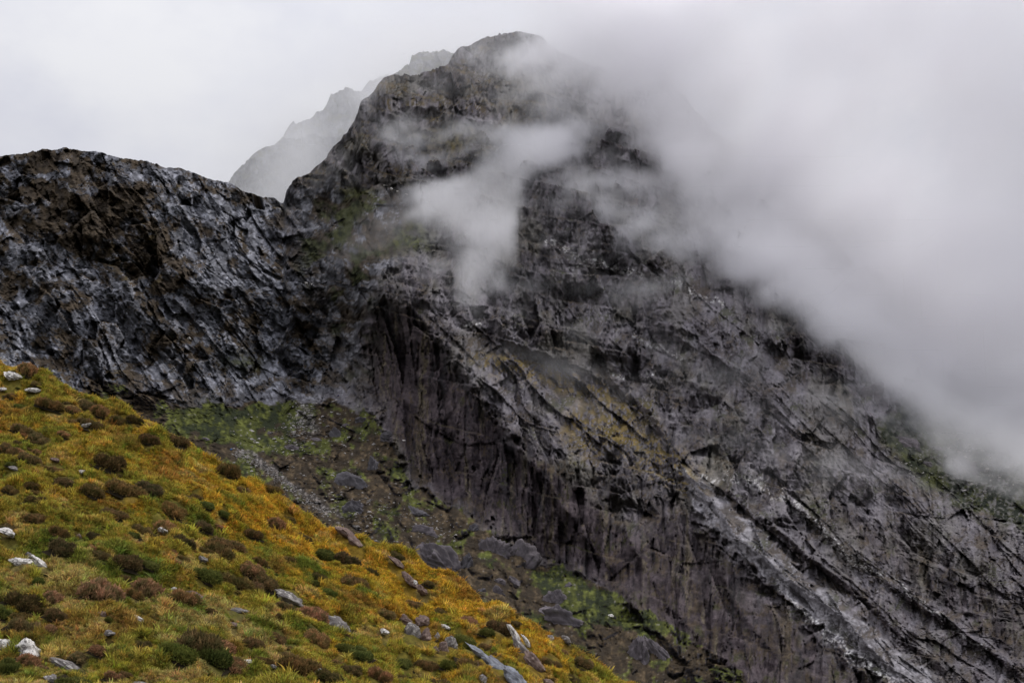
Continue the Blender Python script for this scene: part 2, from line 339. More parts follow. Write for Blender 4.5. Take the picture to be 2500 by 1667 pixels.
RIBS = [  # (polyline from top to bottom, slab width to the right, wall width to the left, metres proud)
    ([(905, 745), (960, 738), (1010, 748), (1045, 785), (1110, 870), (1170, 960), (1245, 1075), (1330, 1160), (1420, 1300), (1540, 1440)], 160, 22, 15),
    ([(1080, 780), (1180, 800), (1300, 850), (1450, 900), (1600, 1010), (1680, 1130), (1790, 1290), (1940, 1430), (2090, 1540), (2270, 1680)], 120, 16, 13),
    ([(1640, 1130), (1760, 1180), (1900, 1290), (2060, 1410), (2200, 1540), (2400, 1700)], 60, 14, 9),
    ([(1900, 1190), (2040, 1310), (2150, 1400), (2330, 1520), (2560, 1690)], 80, 14, 9),
    ([(1260, 395), (1400, 440), (1500, 560), (1620, 640), (1760, 790), (1900, 930), (2040, 1010), (2180, 1180), (2330, 1290), (2560, 1470)], 60, 60, 12),
    ([(1050, 470), (1180, 620), (1330, 660), (1500, 700), (1640, 800), (1800, 900), (1950, 1050), (2080, 1180)], 110, 26, 8),
    ([(1110, 570), (1030, 600), (960, 640), (930, 700), (900, 780)], 90, 16, 7),
    ([(1120, 700), (1210, 790), (1420, 800), (1600, 880), (1760, 960), (1880, 1080), (1960, 1250)], 90, 22, 7),
    ([(1050, 345), (960, 340), (880, 370), (830, 420), (790, 470)], 40, 30, 6),
    ([(1100, 255), (1000, 262), (960, 280), (940, 330)], 60, 10, 7),
    ([(1240, 95), (1180, 130), (1120, 170), (1060, 185), (1000, 195)], 60, 26, 6),
    ([(110, 370), (180, 450), (190, 520), (260, 620), (330, 730), (420, 850), (520, 960)], 90, 26, 9),
    ([(300, 400), (330, 500), (400, 600), (480, 700), (560, 800), (600, 940)], 70, 26, 8),
    ([(470, 430), (540, 520), (600, 620), (660, 720), (720, 840), (760, 950)], 60, 30, 7),
    ([(0, 560), (90, 690), (190, 800), (280, 930)], 80, 24, 8),
    ([(1010, 790), (1060, 900), (1110, 1010), (1160, 1150), (1200, 1240)], 40, 14, 6),
    ([(1250, 1075), (1290, 1180), (1340, 1300), (1390, 1400)], 50, 12, 7),
    ([(1500, 1250), (1560, 1360), (1640, 1480), (1760, 1600)], 60, 12, 6),
    ([(1700, 1260), (1760, 1380), (1800, 1480), (1900, 1600)], 40, 10, 5),
    ([(1370, 1440), (1420, 1490), (1480, 1560), (1530, 1640)], 30, 20, 5),
    ([(1560, 1535), (1610, 1545), (1660, 1600), (1720, 1690)], 40, 8, 9),
    ([(2020, 870), (2090, 960), (2150, 1040), (2250, 1180)], 40, 18, 7),
    ([(2060, 800), (2160, 860), (2240, 960), (2300, 1040)], 40, 30, 6),
]
def joints(a, b, seed, w=.07): return np.exp(-np.abs(pn(a, b, seed)) / w)       # thin open cracks
def bands(u, v, ang, wpx, ln, k, seed, jit=1.0, skew=.10):
    """tilted beds running along ang: each bed of width wpx leans by k metres per px and ends in a step; joints shift it"""
    ca, sa = math.cos(R(ang)), math.sin(R(ang)); A, B = u * ca + v * sa, -u * sa + v * ca
    f1, f2, h, da, db = voro(A / ln, B / (wpx * 2.2), seed)
    r1, r2, r3 = (h & 255) / 255.0, ((h >> 8) & 255) / 255.0 - .5, ((h >> 16) & 255) / 255.0
    t = B / wpx + jit * r1 + skew * r2 * da * 4; f = t - np.floor(t)
    return (f - .5) * wpx * k * (.25 + 1.3 * r3) + .7 * np.exp(-((f2 - f1) / .05) ** 2) * min(1, wpx / 60)
def mountain_depth(u, v):
    wu = u + 14 * fbm(u / 260, v / 260, 2, 3) + 1.2 * fbm(u / 18, v / 18, 2, 5); wv = v + 14 * fbm(u / 260, v / 260, 2, 11) + 1.2 * fbm(u / 18, v / 18, 2, 8)
    D0 = base(u, v); s = D0 / 500.0
    zu, zv = u + 14 * fbm(u / 40, v / 40, 3, 15, .6), v + 14 * fbm(u / 40, v / 40, 3, 16, .6)
    z = {k: samp(m, zu, zv) for k, m in Z.items() if k in ('crag', 'heath', 'wall', 'corrie', 'east', 'top')}
    zz = lambda k: samp(Z[k], zu, zv)
    z['slab'] = np.clip(zz('slab1') + zz('slab2') + .8 * zz('slab3') + zz('slab4'), 0, 1); z['wall'] = np.clip(z['wall'] + .85 * zz('wall2') + .6 * zz('wall3'), 0, 1) * (1 - .8 * z['slab'])
    for k in ('corrie', 'wall', 'east'): z[k] = sstep(z[k], .3, .7)
    ramp = sstep(zz('ramp'), .3, .7)
    rel = np.zeros(u.shape)
    for line, wr, wl, h in RIBS: rel += rib(wu, wv, line, wr, wl, h)
    rel += 5.0 * fbm(u / 260, v / 200, 3, 21)
    veg = np.clip(z['corrie'] + z['east'] * .8, 0, 1); hard = 1 - .6 * veg
    def lay(ang, ln, wd, seed, off, flat, crack, rt=0.10, vt=.05):
        r1, r2, r3, e, du, dv = blocks(wu, wv, ang, ln, wd, seed)
        return off * r1 + flat * dv + rt * r2 * du + vt * r3 * dv + crack * np.exp(-(e / .07) ** 2)
    cen = np.clip(1 - z['crag'] - z['wall'] - z['slab'] - z['heath'] - z['corrie'] - z['east'], 0, 1)
    wt = np.clip(z['wall'] * 1.2, 0, 1); sl = z['slab']; cr = z['crag']; he = z['heath']
    g = (wu * math.cos(R(42)) + wv * math.sin(R(42))); hh = (-wu * math.sin(R(42)) + wv * math.cos(R(42)))
    g2 = (wu * .53 + wv * .85); h2 = (-wu * .85 + wv * .53)
    # centre and summit: upright joints between long ledges that sag to the right
    # centre and summit: upright, angular joints between ledges that sag to the right
    rel += (cen + .35 * he) * (bands(wu, wv, 12, 70, 210, .13, 31) + bands(wu, wv, 5, 26, 80, .07, 33) + lay(84, 230, 58, 41, 1.6, .03, .9, .13) + lay(83, 110, 26, 42, .8, .03, .9, .22) + lay(87, 30, 8, 43, .22, .03, .25, .22)
            + .7 * joints(wu / 30, wv / 190, 35, .05) + .5 * joints(g / 190, hh / 34, 37, .05))
    rel += (cen + .5 * sl * (1 - ramp)) * (lay(78, 120, 60, 101, 1.5, .04, .8, .20, .16) + lay(76, 58, 25, 102, .6, .03, .45, .22, .15) + lay(85, 22, 11, 103, .18, .02, .15, .18, .12)) + .2 * cen * -bands(wu, wv, 46, 46, 170, .09, 38)
    # the dark wall: tall flutes
    rel += wt * (lay(87, 300, 46, 51, 2.0, .02, 1.0, .12) + lay(88, 150, 15, 52, .7, .01, .6, .22) + lay(86, 40, 7, 53, .2, .03, .2, .2) + .7 * joints(wu / 19, wv / 300, 54, .05) + bands(wu, wv, 15, 110, 240, .05, 56))
    # slabs: long straight beds dipping to the right, cut by upright joints
    rel += sl * (1 - .55 * ramp) * (-bands(wu, wv, 42, 86, 420, .075, 61, 1., .04) - bands(wu, wv, 44, 26, 170, .035, 62, 1., .05) + lay(43, 300, 36, 63, .7, .02, .5, .04) + .7 * lay(84, 110, 24, 64, .9, .03, .8, .2) + lay(82, 40, 9, 70, .3, .03, .3, .22) + bands(wu, wv, 14, 80, 150, .06, 68) + .5 * joints(g / 220, hh / 13, 65, .05))
    rel += -ramp * (7 + bands(wu, wv, 42, 60, 500, .05, 104, 1., .02) + 1.1 * ridged(g / 160, hh / 14, 4, 105) - lay(50, 90, 22, 106, .7, .03, .7, .12))
    # left crag: steep streaks
    rel += (cr + .35 * he) * (-bands(wu, wv, 55, 70, 260, .05, 71) - bands(wu, wv, 60, 20, 70, .035, 72) + lay(57, 110, 52, 73, 1.2, .04, .4, .16, .16) + lay(62, 44, 22, 74, .6, .04, .35, .2, .2) + lay(50, 17, 9, 75, .25, .04, .15, .2, .2) + 1.1 * fbm(wu / 34, wv / 34, 4, 79, .6) - .4 * ridged(g2 / 90, h2 / 34, 3, 83))
    rel += he * (-.9) * ridged(wu / 16, wv / 60, 3, 84)
    rel += hard * ((.30 - .14 * cen) * fbm(u / 9, v / 9, 3, 91, .6) + .5 * fbm(u / 45, v / 45, 3, 92))
    # turf and heather humps, half-buried rock in the corrie
    rel += veg * (-1.5 * np.abs(fbm(u / 26, v / 13, 3, 95, .6)) + 2.5 * fbm(u / 90, v / 60, 3, 96) - .9 * np.abs(fbm(u / 8, v / 5, 2, 97)) + 2.2 * ridged(u / 60, v / 40, 4, 94) * (1 - .8 * samp(Z['green1'], u, v)) + bands(wu, wv, 12, 52, 110, .16, 99) * (1 - samp(Z['green1'], u, v)))
    bl = blocks(wu, wv, 70, 64, 40, 98); k = sstep(bl[0], .2, .4) * veg * sstep(v + .4 * u, 1380, 1500)
    rel += k * (-4.0 * sstep(bl[3], .0, .35) + .12 * bl[5])
    return D0 + rel * s
NR = 560
ucol = np.concatenate([np.linspace(-760, -140, 60)[:-1], np.linspace(-140, 2660, 1040), np.linspace(2660, 3150, 50)[1:]]); NC = len(ucol); top = interp(SKY, ucol)
top = top + (2.2 * fbm(ucol / 22, ucol * 0 + .5, 4, 5, .6) + 3.5 * pn(ucol / 70, ucol * 0 + 3.5, 9)) * sstep(ucol, -400, -300)
for w_, a_, sd_ in ((38, 5, 1), (17, 3.5, 2), (8, 2, 3)):
    q_ = ucol / w_ + .6 * pn(ucol / w_, ucol * 0, 40 + sd_); f_ = q_ - np.floor(q_); h_ = (_hash(np.floor(q_).astype(np.int64), np.zeros(NC, np.int64), sd_) & 255) / 255.0 - .5
    top = top + a_ * (h_ + (f_ - .5) * (h_ > 0)) * np.where(ucol < 690, .35, .9)
bot = np.minimum(np.maximum(interp(FG, ucol) + 110, 1000), 1740) + 20
bot = np.where(ucol > 1500, 1760, bot)
tt = np.linspace(0, 1, NR)[:, None]
U = np.repeat(ucol[None], NR, 0); V = bot[None] * (1 - tt) + top[None] * tt
Dm = mountain_depth(U, V)
X, Y, Zz = world_pt(U, V, Dm); P = np.stack([X, Y, Zz], -1)
# the far side of the crest falls away behind it
kk = np.array([2, 5, 10, 20, 38, 65, 100, 150, 210.])[:, None]
cx, cyv, cz = P[-1, :, 0], P[-1, :, 1], P[-1, :, 2]
nz_ = fbm(cx / 25 + kk / 30, cx * 0 + kk / 25, 3, 77)
Pb = np.stack([cx + 0 * kk + kk * .06 * nz_, cyv + kk, cz - .55 * kk - .0025 * kk ** 2 + nz_ * kk * .12], -1)
P = np.concatenate([P, Pb], 0); U = np.concatenate([U, np.repeat(ucol[None], 9, 0)], 0); V = np.concatenate([V, top[None] - kk * .2], 0)
# the foot of the slope runs on down into the valley, under the near hillside
kf = (240 * (np.arange(1, 71) / 70.0) ** 1.25)[::-1, None]
fx_, fy_, fz_ = P[0, :, 0], P[0, :, 1], P[0, :, 2]; nf_ = fbm(fx_ / 30 + kf / 40, fx_ * 0 + kf / 30, 4, 78)
Pf = np.stack([fx_ + 0 * kf, fy_ - kf, fz_ - .36 * kf + nf_ * np.minimum(kf, 40) * .12 - 1.2 * np.abs(fbm(fx_ / 5 + kf * 0, kf / 5, 3, 79)) * sstep(kf, 0, 15)], -1)
P = np.concatenate([Pf, P], 0); U = np.concatenate([np.repeat(ucol[None], 70, 0), U], 0); V = np.concatenate([V[:1] + kf * 4, V], 0)
N = grid_normals(P)
# colours: what the ground is made of at each place
def mountain_colour(U, V, N):
    c = lambda r, g, b: np.array([r, g, b])
    wu = U + 16 * fbm(U / 60, V / 60, 4, 103); wv = V + 16 * fbm(U / 60, V / 60, 4, 104)
    z = {k: samp(m, wu, wv)[..., None] for k, m in Z.items()}
    n1 = fbm(U / 80, V / 80, 5, 105)[..., None]; n2 = fbm(U / 20, V / 20, 4, 106, .6)[..., None]; n3 = fbm(U / 8, V / 8, 3, 107, .6)[..., None]
    nz = N[..., 2:3]
    z['slab'] = np.clip(z['slab1'] + z['slab2'] + .8 * z['slab3'] + z['slab4'], 0, 1); z['wall'] = np.clip(z['wall'] + .8 * z['wall2'] + .5 * z['wall3'], 0, 1) * (1 - .8 * z['slab'])
    col = lerp(c(.095, .084, .091), c(.20, .183, .195), sstep(n1 + .5 * n2, -.6, .6))
    vs = fbm(wu / 9, wv / 110, 4, 114, .6)[..., None]; col = col * (1 - .38 * sstep(vs, .1, .6) * (1 - z['crag']))
    col = lerp(col, c(.10, .093, .078), .45 * sstep(fbm(wu / 24, wv / 200, 3, 116)[..., None], .15, .6) * (1 - z['crag']))
    col = lerp(col, c(.29, .27, .27), .32 * sstep(fbm(wu / 13, V / 60, 4, 113, .6)[..., None], .15, .7))
    col = lerp(col, c(.15, .14, .11), .6 * sstep(fbm(U / 130, V / 160, 4, 108)[..., None], .1, .5))
    # left crag: blue grey with pale crusts
    g2 = (wu * .53 + wv * .85); h2 = (-wu * .85 + wv * .53)
    st = ridged(g2 / 110, h2 / 26, 4, 109)[..., None]; pz = np.clip(z['pale1'] + z['pale2'] + z['pale3'], 0, 1); pale = sstep(st + .45 * n2 + .45 * n1 + .45 * pz - .1, .15, .95)
    crag = lerp(c(.105, .107, .12), lerp(c(.19, .192, .213), c(.34, .345, .385), sstep(n3 + n2, .1, .8)), pale)
    col = lerp(col, crag, z['crag'] * .95)
    col = lerp(col, lerp(c(.10, .10, .11), c(.25, .25, .27), sstep(n2 + st, .2, .9)), z['heath'])
    # overhanging wall: purple, with ochre and black water streaks
    stv = fbm(wu / 11, V / 260, 4, 110, .6)[..., None]; stw = fbm(U / 34, V / 420, 3, 111)[..., None]
    wall = lerp(c(.040, .031, .034), c(.080, .063, .067), sstep(n1 + n2, -.5, .6))
    wall = lerp(wall, c(.17, .14, .085), .7 * sstep(stw, .12, .5) * sstep(stv, -.3, .4))
    wall = lerp(wall, c(.022, .02, .022), .8 * sstep(stv, .25, .6))
    lowm = sstep(V + .15 * (1600 - U), 1120, 1420)[..., None] * sstep(U, 1100, 1300)[..., None]
    col = lerp(col, wall, np.clip(z['wall'] * 1.1, 0, 1))
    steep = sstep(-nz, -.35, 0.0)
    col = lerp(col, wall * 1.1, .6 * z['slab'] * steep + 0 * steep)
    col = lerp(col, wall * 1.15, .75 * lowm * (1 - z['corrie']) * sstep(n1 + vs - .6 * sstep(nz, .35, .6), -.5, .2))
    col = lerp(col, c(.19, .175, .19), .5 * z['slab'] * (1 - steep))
    rg_ = ridged((wu * .743 + wv * .669) / 140, (-wu * .669 + wv * .743) / 9, 3, 117)[..., None]
    col = lerp(col, lerp(c(.15, .14, .148), c(.30, .285, .30), sstep(rg_ + .6 * n2 + .4 * n3, -.3, 1.)), sstep(z['ramp'] + .06 * n2, .4, .6) * .95)
    # pale quartz flecks along ledges and the slab edges
    for line, wdt, amt in [([(1390, 648), (1440, 645), (1520, 660), (1570, 672)], 4, .8), ([(1640, 690), (1700, 720), (1760, 745)], 6, .9), ([(1120, 790), (1200, 800)], 3, .8),
                      ([(1330, 590), (1370, 600), (1400, 625)], 4, .8), ([(1500, 915), (1590, 925)], 4, .8), ([(1540, 820), (1600, 845), (1680, 880)], 4, .6), ([(1960, 1500), (2040, 1560), (2180, 1680)], 12, .9),
                      ([(1640, 1148), (1690, 1150), (1760, 1170)], 4, .8), ([(1780, 1160), (1860, 1190), (1960, 1250), (2060, 1350), (2140, 1400)], 9, .7), ([(2140, 1400), (2300, 1500), (2420, 1600)], 5, .5),
                      ([(1590, 1590), (1640, 1640)], 9, .9), ([(1625, 1610), (1650, 1630)], 7, 1.), ([(1900, 1430), (1970, 1500)], 5, .6)]:
        d, t_ = polydist(wu, wv, line)
        k = .7 * amt * np.exp(-(d / wdt) ** 2)[..., None] * sstep(n3 + .6 * n2, .05, .3)
        col = lerp(col, c(.72, .70, .68), np.clip(k * 1.5, 0, 1))
    # vegetation
    flat = sstep(nz + .12 * n2, .50, .72)
    hv = fbm(wu / 70, wv / 45, 4, 112)[..., None]
    brown = lerp(c(.040, .030, .020), c(.072, .052, .031), sstep(n2, -.4, .5)); green = lerp(c(.019, .023, .007), c(.052, .057, .014), sstep(n2 + n1, -.4, .6)); och = lerp(c(.09, .068, .022), c(.19, .135, .04), sstep(n2, -.4, .5))
    pv = z['crag'] * sstep(hv + .5 * flat + .8 * z['hp1'] + 1.5 * z['ctop'] * sstep(hv, -.3, .2) - .75 * pale + .5 * n2, -.15, .3)
    col = lerp(col, lerp(brown, och * .6, sstep(n1, .5, .9) * .6), np.clip(pv, 0, 1) * .95)
    pv = z['heath'] * sstep(hv + .6 * flat + .35, .1, .5)
    col = lerp(col, lerp(brown * .9, green * .8, sstep(n1 + hv, .2, .7)), pv * .92)
    gen = (1 - z['crag']) * (1 - z['heath']) * (1 - z['corrie'])
    col = lerp(col, lerp(brown, green * .7, sstep(n1, 0, .6)), gen * sstep(flat + .7 * hv, .75, 1.25) * .75)
    col = lerp(col, lerp(brown, och * .8, .4), z['top'] * flat * sstep(hv, -.35, .1) * .85)
    oz = np.clip(z['ochre'] + z['ochre2'], 0, 1)
    col = lerp(col, och, oz * sstep(1.1 * flat + .45 * n2 + .4 * hv, .45, .85) * .9)
    for k_, cc in (('terr', lerp(och * .7, green, .4)), ('terr2', green * 1.5), ('terr3', green * 1.5), ('terr4', green * 1.1)):
        col = lerp(col, cc, z[k_] * sstep(n2 + .3, -.4, .2))
    turf = lerp(brown * .85, green * 1.3, sstep(hv + n1 + .5 * n2 + 2. * z['green1'] + 2 * z['green2'] - .15, .0, .6))
    turf = lerp(turf, turf * 1.7, sstep(n3 + n2, .3, 1.0))
    turf = lerp(turf, c(.17, .155, .15), sstep(n3 + .5 * n1, .9, 1.1) * .7)
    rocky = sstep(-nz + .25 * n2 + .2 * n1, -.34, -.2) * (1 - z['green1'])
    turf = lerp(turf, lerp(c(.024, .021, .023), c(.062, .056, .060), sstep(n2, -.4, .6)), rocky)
    col = lerp(col, turf, sstep(z['corrie'] + .12 * n2, .42, .58))
    east = lerp(green * .9, c(.11, .105, .10), sstep(n3 + n2, .1, .5)); col = lerp(col, east, sstep(z['east'], .35, .65))
    col = lerp(col, green * 1.2, z['green3'] * .9)
    # bare scree run and little rocks
    for line, wdt in [([(585, 1110), (640, 1130), (690, 1165), (760, 1215), (830, 1262)], 8), ([(760, 1040), (735, 990)], 14)]:
        d, t_ = polydist(wu, wv, line); k = np.exp(-(d / wdt) ** 2)[..., None]
        col = lerp(col, lerp(c(.05, .045, .042), c(.24, .215, .20), sstep(n3, .0, .5)), k * .75)
    return np.clip(col * (1 + .12 * n3), .014, .8)
col = mountain_colour(U, V, N)
me = grid_mesh('mountain', P, {'col': col}, [M_cliff])
mountain = link('mountain_terrain', me, kind='structure')

# ------------------------------------------------------------------ ridges farther back, mostly lost in the cloud
def far_ridge(name, sky, u0, u1, vb, D, slope, seed, amp=6):
    n, r = 260, 150
    uc = np.linspace(u0, u1, n); tp = interp(sky, uc) + 6 * fbm(uc / 34, uc * 0 + seed, 5, seed, .65) + 7 * ((_hash(np.floor(uc / 24 + .5 * pn(uc / 20, uc * 0, 3)).astype(np.int64), np.zeros(n, np.int64), seed) & 255) / 255. - .5)
    t = np.linspace(0, 1, r)[:, None]; u = np.repeat(uc[None], r, 0); v = vb * (1 - t) + tp[None] * t
    d = D + (vb - v) * slope + amp * 1.6 * fbm(u / 90, v / 120, 3, seed + 1)
    r1, r2, r3, e, du, dv = blocks(u + 10 * fbm(u / 60, v / 60, 2, seed), v, 70, 60, 26, seed + 2)
    d += amp * .5 * r1 + .25 * dv + 1.5 * fbm(u / 16, v / 16, 4, seed + 3, .6) - amp * .5 * ridged(u / 30, v / 120, 3, seed + 4)
    x, y, zz = world_pt(u, v, d); p = np.stack([x, y, zz], -1)
    k = np.array([3, 10, 25, 60, 120.])[:, None]
    p = np.concatenate([p, np.stack([p[-1, :, 0] + 0 * k, p[-1, :, 1] + k, p[-1, :, 2] - .7 * k], -1)], 0)
    nn = grid_normals(p); uu = np.concatenate([u, np.repeat(uc[None], 5, 0)]); vv = np.concatenate([v, tp[None] - k])
    c0 = lerp(np.array([.13, .13, .14]), np.array([.26, .26, .27]), sstep(fbm(uu / 30, vv / 30, 4, seed + 6), -.5, .5)[..., None])
    c0 = lerp(c0, np.array([.09, .085, .035]), (sstep(nn[..., 2] + .3 * fbm(uu / 20, vv / 20, 3, seed + 7), .45, .7) * .8)[..., None])
    return link(name, grid_mesh(name, p, {'col': c0}, [M_cliff]), kind='structure')
far_ridge('far_ridge', [(540, 480), (565, 430), (590, 400), (640, 365), (675, 348), (690, 340), (760, 330), (900, 330), (1000, 420)], 545, 960, 620, 1080, .35, 301)
far_ridge('far_ridge', [(640, 480), (672, 360), (700, 320), (716, 300), (760, 288), (790, 262), (812, 226), (850, 216), (880, 224), (905, 200), (930, 184), (1000, 195), (1100, 240)], 655, 1090, 600, 1180, .45, 341)
far_ridge('shoulder_ridge', [(900, 250), (950, 190), (985, 165), (1000, 160), (1006, 138), (1020, 127), (1034, 123), (1050, 128), (1075, 125), (1100, 129), (1140, 134), (1200, 160), (1240, 200)], 930, 1240, 330, 860, .6, 381, 4)
far_ridge('far_hill', [(1300, 260), (1368, 128), (1400, 104), (1440, 88), (1500, 84), (1560, 120), (1640, 200), (1750, 330), (1900, 500), (2100, 750), (2400, 1060), (2900, 1150)], 1320, 2900, 1250, 1000, .2, 421)

# valley ground reaching the horizon, hidden below and behind the slopes
gm = tri_mesh('valley_ground', [(-7000, -2500, -140), (7000, -2500, -140), (7000, 9000, -140), (-7000, 9000, -140)], [[0, 1, 2, 3]], np.array([[.07, .075, .03]] * 4), [M_turf])
link('valley_ground', gm, kind='structure')

# ================================================================== THE NEAR HILLSIDE
fgb = TPS([(0, 1667, 30), (0, 882, 50), (800, 1280, 48), (1541, 1658, 45), (800, 1667, 33), (1250, 1667, 38), (400, 1667, 30.5), (400, 1300, 40), (0, 1300, 38), (1100, 1480, 45), (-600, 1300, 38), (-600, 720, 55), (400, 2100, 20),
           (-600, 2100, 20), (1200, 2100, 24), (400, 2600, 12), (2200, 2100, 34), (600, 1480, 38), (1000, 1560, 41)])
def fg_point(u, v):
    x, y, z = world_pt(u, v, fgb(u, v))
    h = .28 * fbm(x / 2.6, y / 2.6, 3, 201) + .10 * fbm(x / .7, y / .7, 3, 205)
    return np.stack([x, y, z + h - .06], -1)
fu = np.concatenate([np.linspace(-900, -30, 90)[:-1], np.linspace(-30, 1600, 560), np.linspace(1600, 2400, 60)[1:]])
ftop = interp(FG, fu) + 3 * fbm(fu / 40, fu * 0 + .3, 3, 207)
rows = np.concatenate([np.linspace(0, .45, 60)[:-1], np.linspace(.45, 1, 300)])[:, None]
FU = np.repeat(fu[None], len(rows), 0); FV = 2600 * (1 - rows) + ftop[None] * rows
FP = fg_point(FU, FV)
k = np.array([.5, 1.2, 2.2, 3.6, 5.5, 8, 12, 18, 27, 40, 60.])[:, None]
cr_ = FP[-1]
FPb = np.stack([cr_[:, 0] + .15 * k, cr_[:, 1] + k, cr_[:, 2] - .32 * k - .004 * k * k - .3 * (1 - np.exp(-k)) + .1 * fbm(cr_[:, 0] / 1.5 + k, k + 0 * cr_[:, 0], 3, 209)], -1)
FPa = np.concatenate([FP, FPb], 0); FUa = np.concatenate([FU, np.repeat(fu[None], 11, 0)]); FVa = np.concatenate([FV, np.repeat(ftop[None], 11, 0)])
# sward colour: green low on the left, gold along the crest, straw and olive between
GOLD, OLIVE, GREEN, STRAW, RUST = [np.array(x) for x in ((.56, .345, .042), (.34, .28, .048), (.20, .22, .04), (.48, .37, .14), (.33, .18, .05))]
Zg = {'gold1': soft([(500, 1080), (700, 1210), (850, 1290), (1050, 1370), (1250, 1490), (1300, 1560), (1100, 1500), (900, 1420), (700, 1330), (560, 1260), (480, 1180)], 60),
      'gold2': soft([(950, 1400), (1250, 1480), (1420, 1640), (1300, 1667), (1200, 1560), (980, 1480)], 40),
      'green': soft([(-200, 1300), (200, 1280), (420, 1400), (600, 1500), (700, 1667), (700, 1900), (-300, 1900)], 120),
      'straw': soft([(120, 1330), (260, 1440), (420, 1480), (640, 1500), (780, 1600), (500, 1560), (300, 1500), (120, 1440)], 60)}
def sward(u, v, x, y):
    a = fbm(x / 3.2, y / 3.2, 4, 211, .6); b = fbm(x / 1.3, y / 1.3, 4, 215, .65); d = fbm(x / 4, y / 4, 3, 219, .6)
    g1 = np.clip(samp(Zg['gold1'], u, v) + samp(Zg['gold2'], u, v), 0, 1); gr = samp(Zg['green'], u, v); stw = samp(Zg['straw'], u, v)
    c = lerp(OLIVE, GREEN, sstep(a + .45 * gr, .0, .8)[..., None])
    c = lerp(c, GOLD, (sstep(b + .95 * g1 - .45 * gr + .5 * d + .1, .0, .85) * .88)[..., None])
    c = lerp(c, STRAW, (sstep(b * .9 - a * .4 + .9 * stw + .25 * gr, .25, .95) * .75)[..., None])
    c = lerp(c, RUST, (sstep(d - .3 * b - .3 * g1, .35, .7) * .6)[..., None])
    return c
fcol = sward(FUa, FVa, FPa[..., 0], FPa[..., 1]) * .3 * (1 + .5 * fbm(FPa[..., 0] * 4, FPa[..., 1] * 4, 3, 233))[..., None]
fme = grid_mesh('hillside_ground', FPa, {'col': fcol}, [M_turf])
hillside = link('hillside_ground', fme, kind='structure')

def plant_mat(name, attr_type, var=.25, trans=.35, attr='col'):
    m = bpy.data.materials.new(name); m.use_nodes = True; t = NT(m.node_tree); t.n.clear()
    at = t.new('ShaderNodeAttribute', attribute_name=attr, attribute_type=attr_type); bl = t.new('ShaderNodeAttribute', attribute_name='tone')
    c = t.mix(1.0, at.outputs['Color'], bl.outputs['Color'], 'MULTIPLY')
    d = t.new('ShaderNodeBsdfDiffuse'); t.put(d.inputs[0], c); tr = t.new('ShaderNodeBsdfTranslucent'); t.put(tr.inputs[0], c)
    mx = t.new('ShaderNodeMixShader'); mx.inputs[0].default_value = trans; t.l.new(d.outputs[0], mx.inputs[1]); t.l.new(tr.outputs[0], mx.inputs[2])
    o = t.new('ShaderNodeOutputMaterial'); t.l.new(mx.outputs[0], o.inputs[0]); return m
M_grass = plant_mat('grass_blades', 'INSTANCER')
# tufts: a handful of curved blades each
tuft_col = bpy.data.collections.new('tuft_sources')
for ti in range(6):
    rg = np.random.default_rng(50 + ti); V_, F_, T_ = [], [], []
    for b in range(34):
        a = rg.uniform(0, 2 * np.pi); r0 = rg.uniform(0, .09); lean = rg.uniform(.15, 1.0) ** 1.2; h = rg.uniform(.16, .34); wd = rg.uniform(.008, .015)
        a2 = a + rg.normal(0, .5); px_, py_ = -math.sin(a2), math.cos(a2); tone = rg.uniform(.4, 1.6); i0 = len(V_)
        for s_, ww in ((0, 1), (.45, .9), (.8, .6)):
            out = r0 + lean * h * s_ ** 1.8 * .9; zz = h * (s_ - .35 * lean * s_ ** 2.2)
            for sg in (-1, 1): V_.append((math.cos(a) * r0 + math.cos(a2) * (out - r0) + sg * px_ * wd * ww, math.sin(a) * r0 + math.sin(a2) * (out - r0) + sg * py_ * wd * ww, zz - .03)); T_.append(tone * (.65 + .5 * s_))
        out = r0 + lean * h * 1.0; V_.append((math.cos(a) * r0 + math.cos(a2) * (out - r0), math.sin(a) * r0 + math.sin(a2) * (out - r0), h * (1 - .38 * lean) - .03)); T_.append(tone * 1.2)
        F_ += [(i0, i0 + 1, i0 + 3), (i0, i0 + 3, i0 + 2), (i0 + 2, i0 + 3, i0 + 5), (i0 + 2, i0 + 5, i0 + 4), (i0 + 4, i0 + 5, i0 + 6)]
    tm = tri_mesh('grass_tuft', V_, F_, None, [M_grass]); at = tm.attributes.new('tone', 'FLOAT_COLOR', 'POINT')
    T_ = np.array(T_); at.data.foreach_set('color', np.stack([T_, T_, T_, np.ones_like(T_)], 1).reshape(-1).astype(np.float32))
    tuft_col.objects.link(bpy.data.objects.new('grass_tuft', tm))
def scatter(P, w, n, rg):
    """n points spread evenly by true ground area over the grid P; w weights each cell"""
    a = np.linalg.norm(np.cross(P[1:, :-1] - P[:-1, :-1], P[:-1, 1:] - P[:-1, :-1]), axis=-1) * w
    cdf = np.cumsum(a.ravel()); k_ = np.searchsorted(cdf, rg.random(n) * cdf[-1]); i, j = np.unravel_index(np.minimum(k_, a.size - 1), a.shape)
    return i, j, rg.random(n), rg.random(n)
def bil(A, i, j, s, t):
    s, t = (s[:, None], t[:, None]) if A.ndim == 3 else (s, t)
    return (A[i, j] * (1 - t) + A[i, j + 1] * t) * (1 - s) + (A[i + 1, j] * (1 - t) + A[i + 1, j + 1] * t) * s
rg = np.random.default_rng(5)
vis = ((FUa > -120) & (FUa < 1620) & (FVa < 1760)).astype(float)[:-1, :-1]; vis[-6:] = 0
ti, tj, ts, tq = scatter(FPa, vis, 230000, rg)
gp = bil(FPa, ti, tj, ts, tq); gu = bil(FUa, ti, tj, ts, tq); gv = bil(FVa, ti, tj, ts, tq)
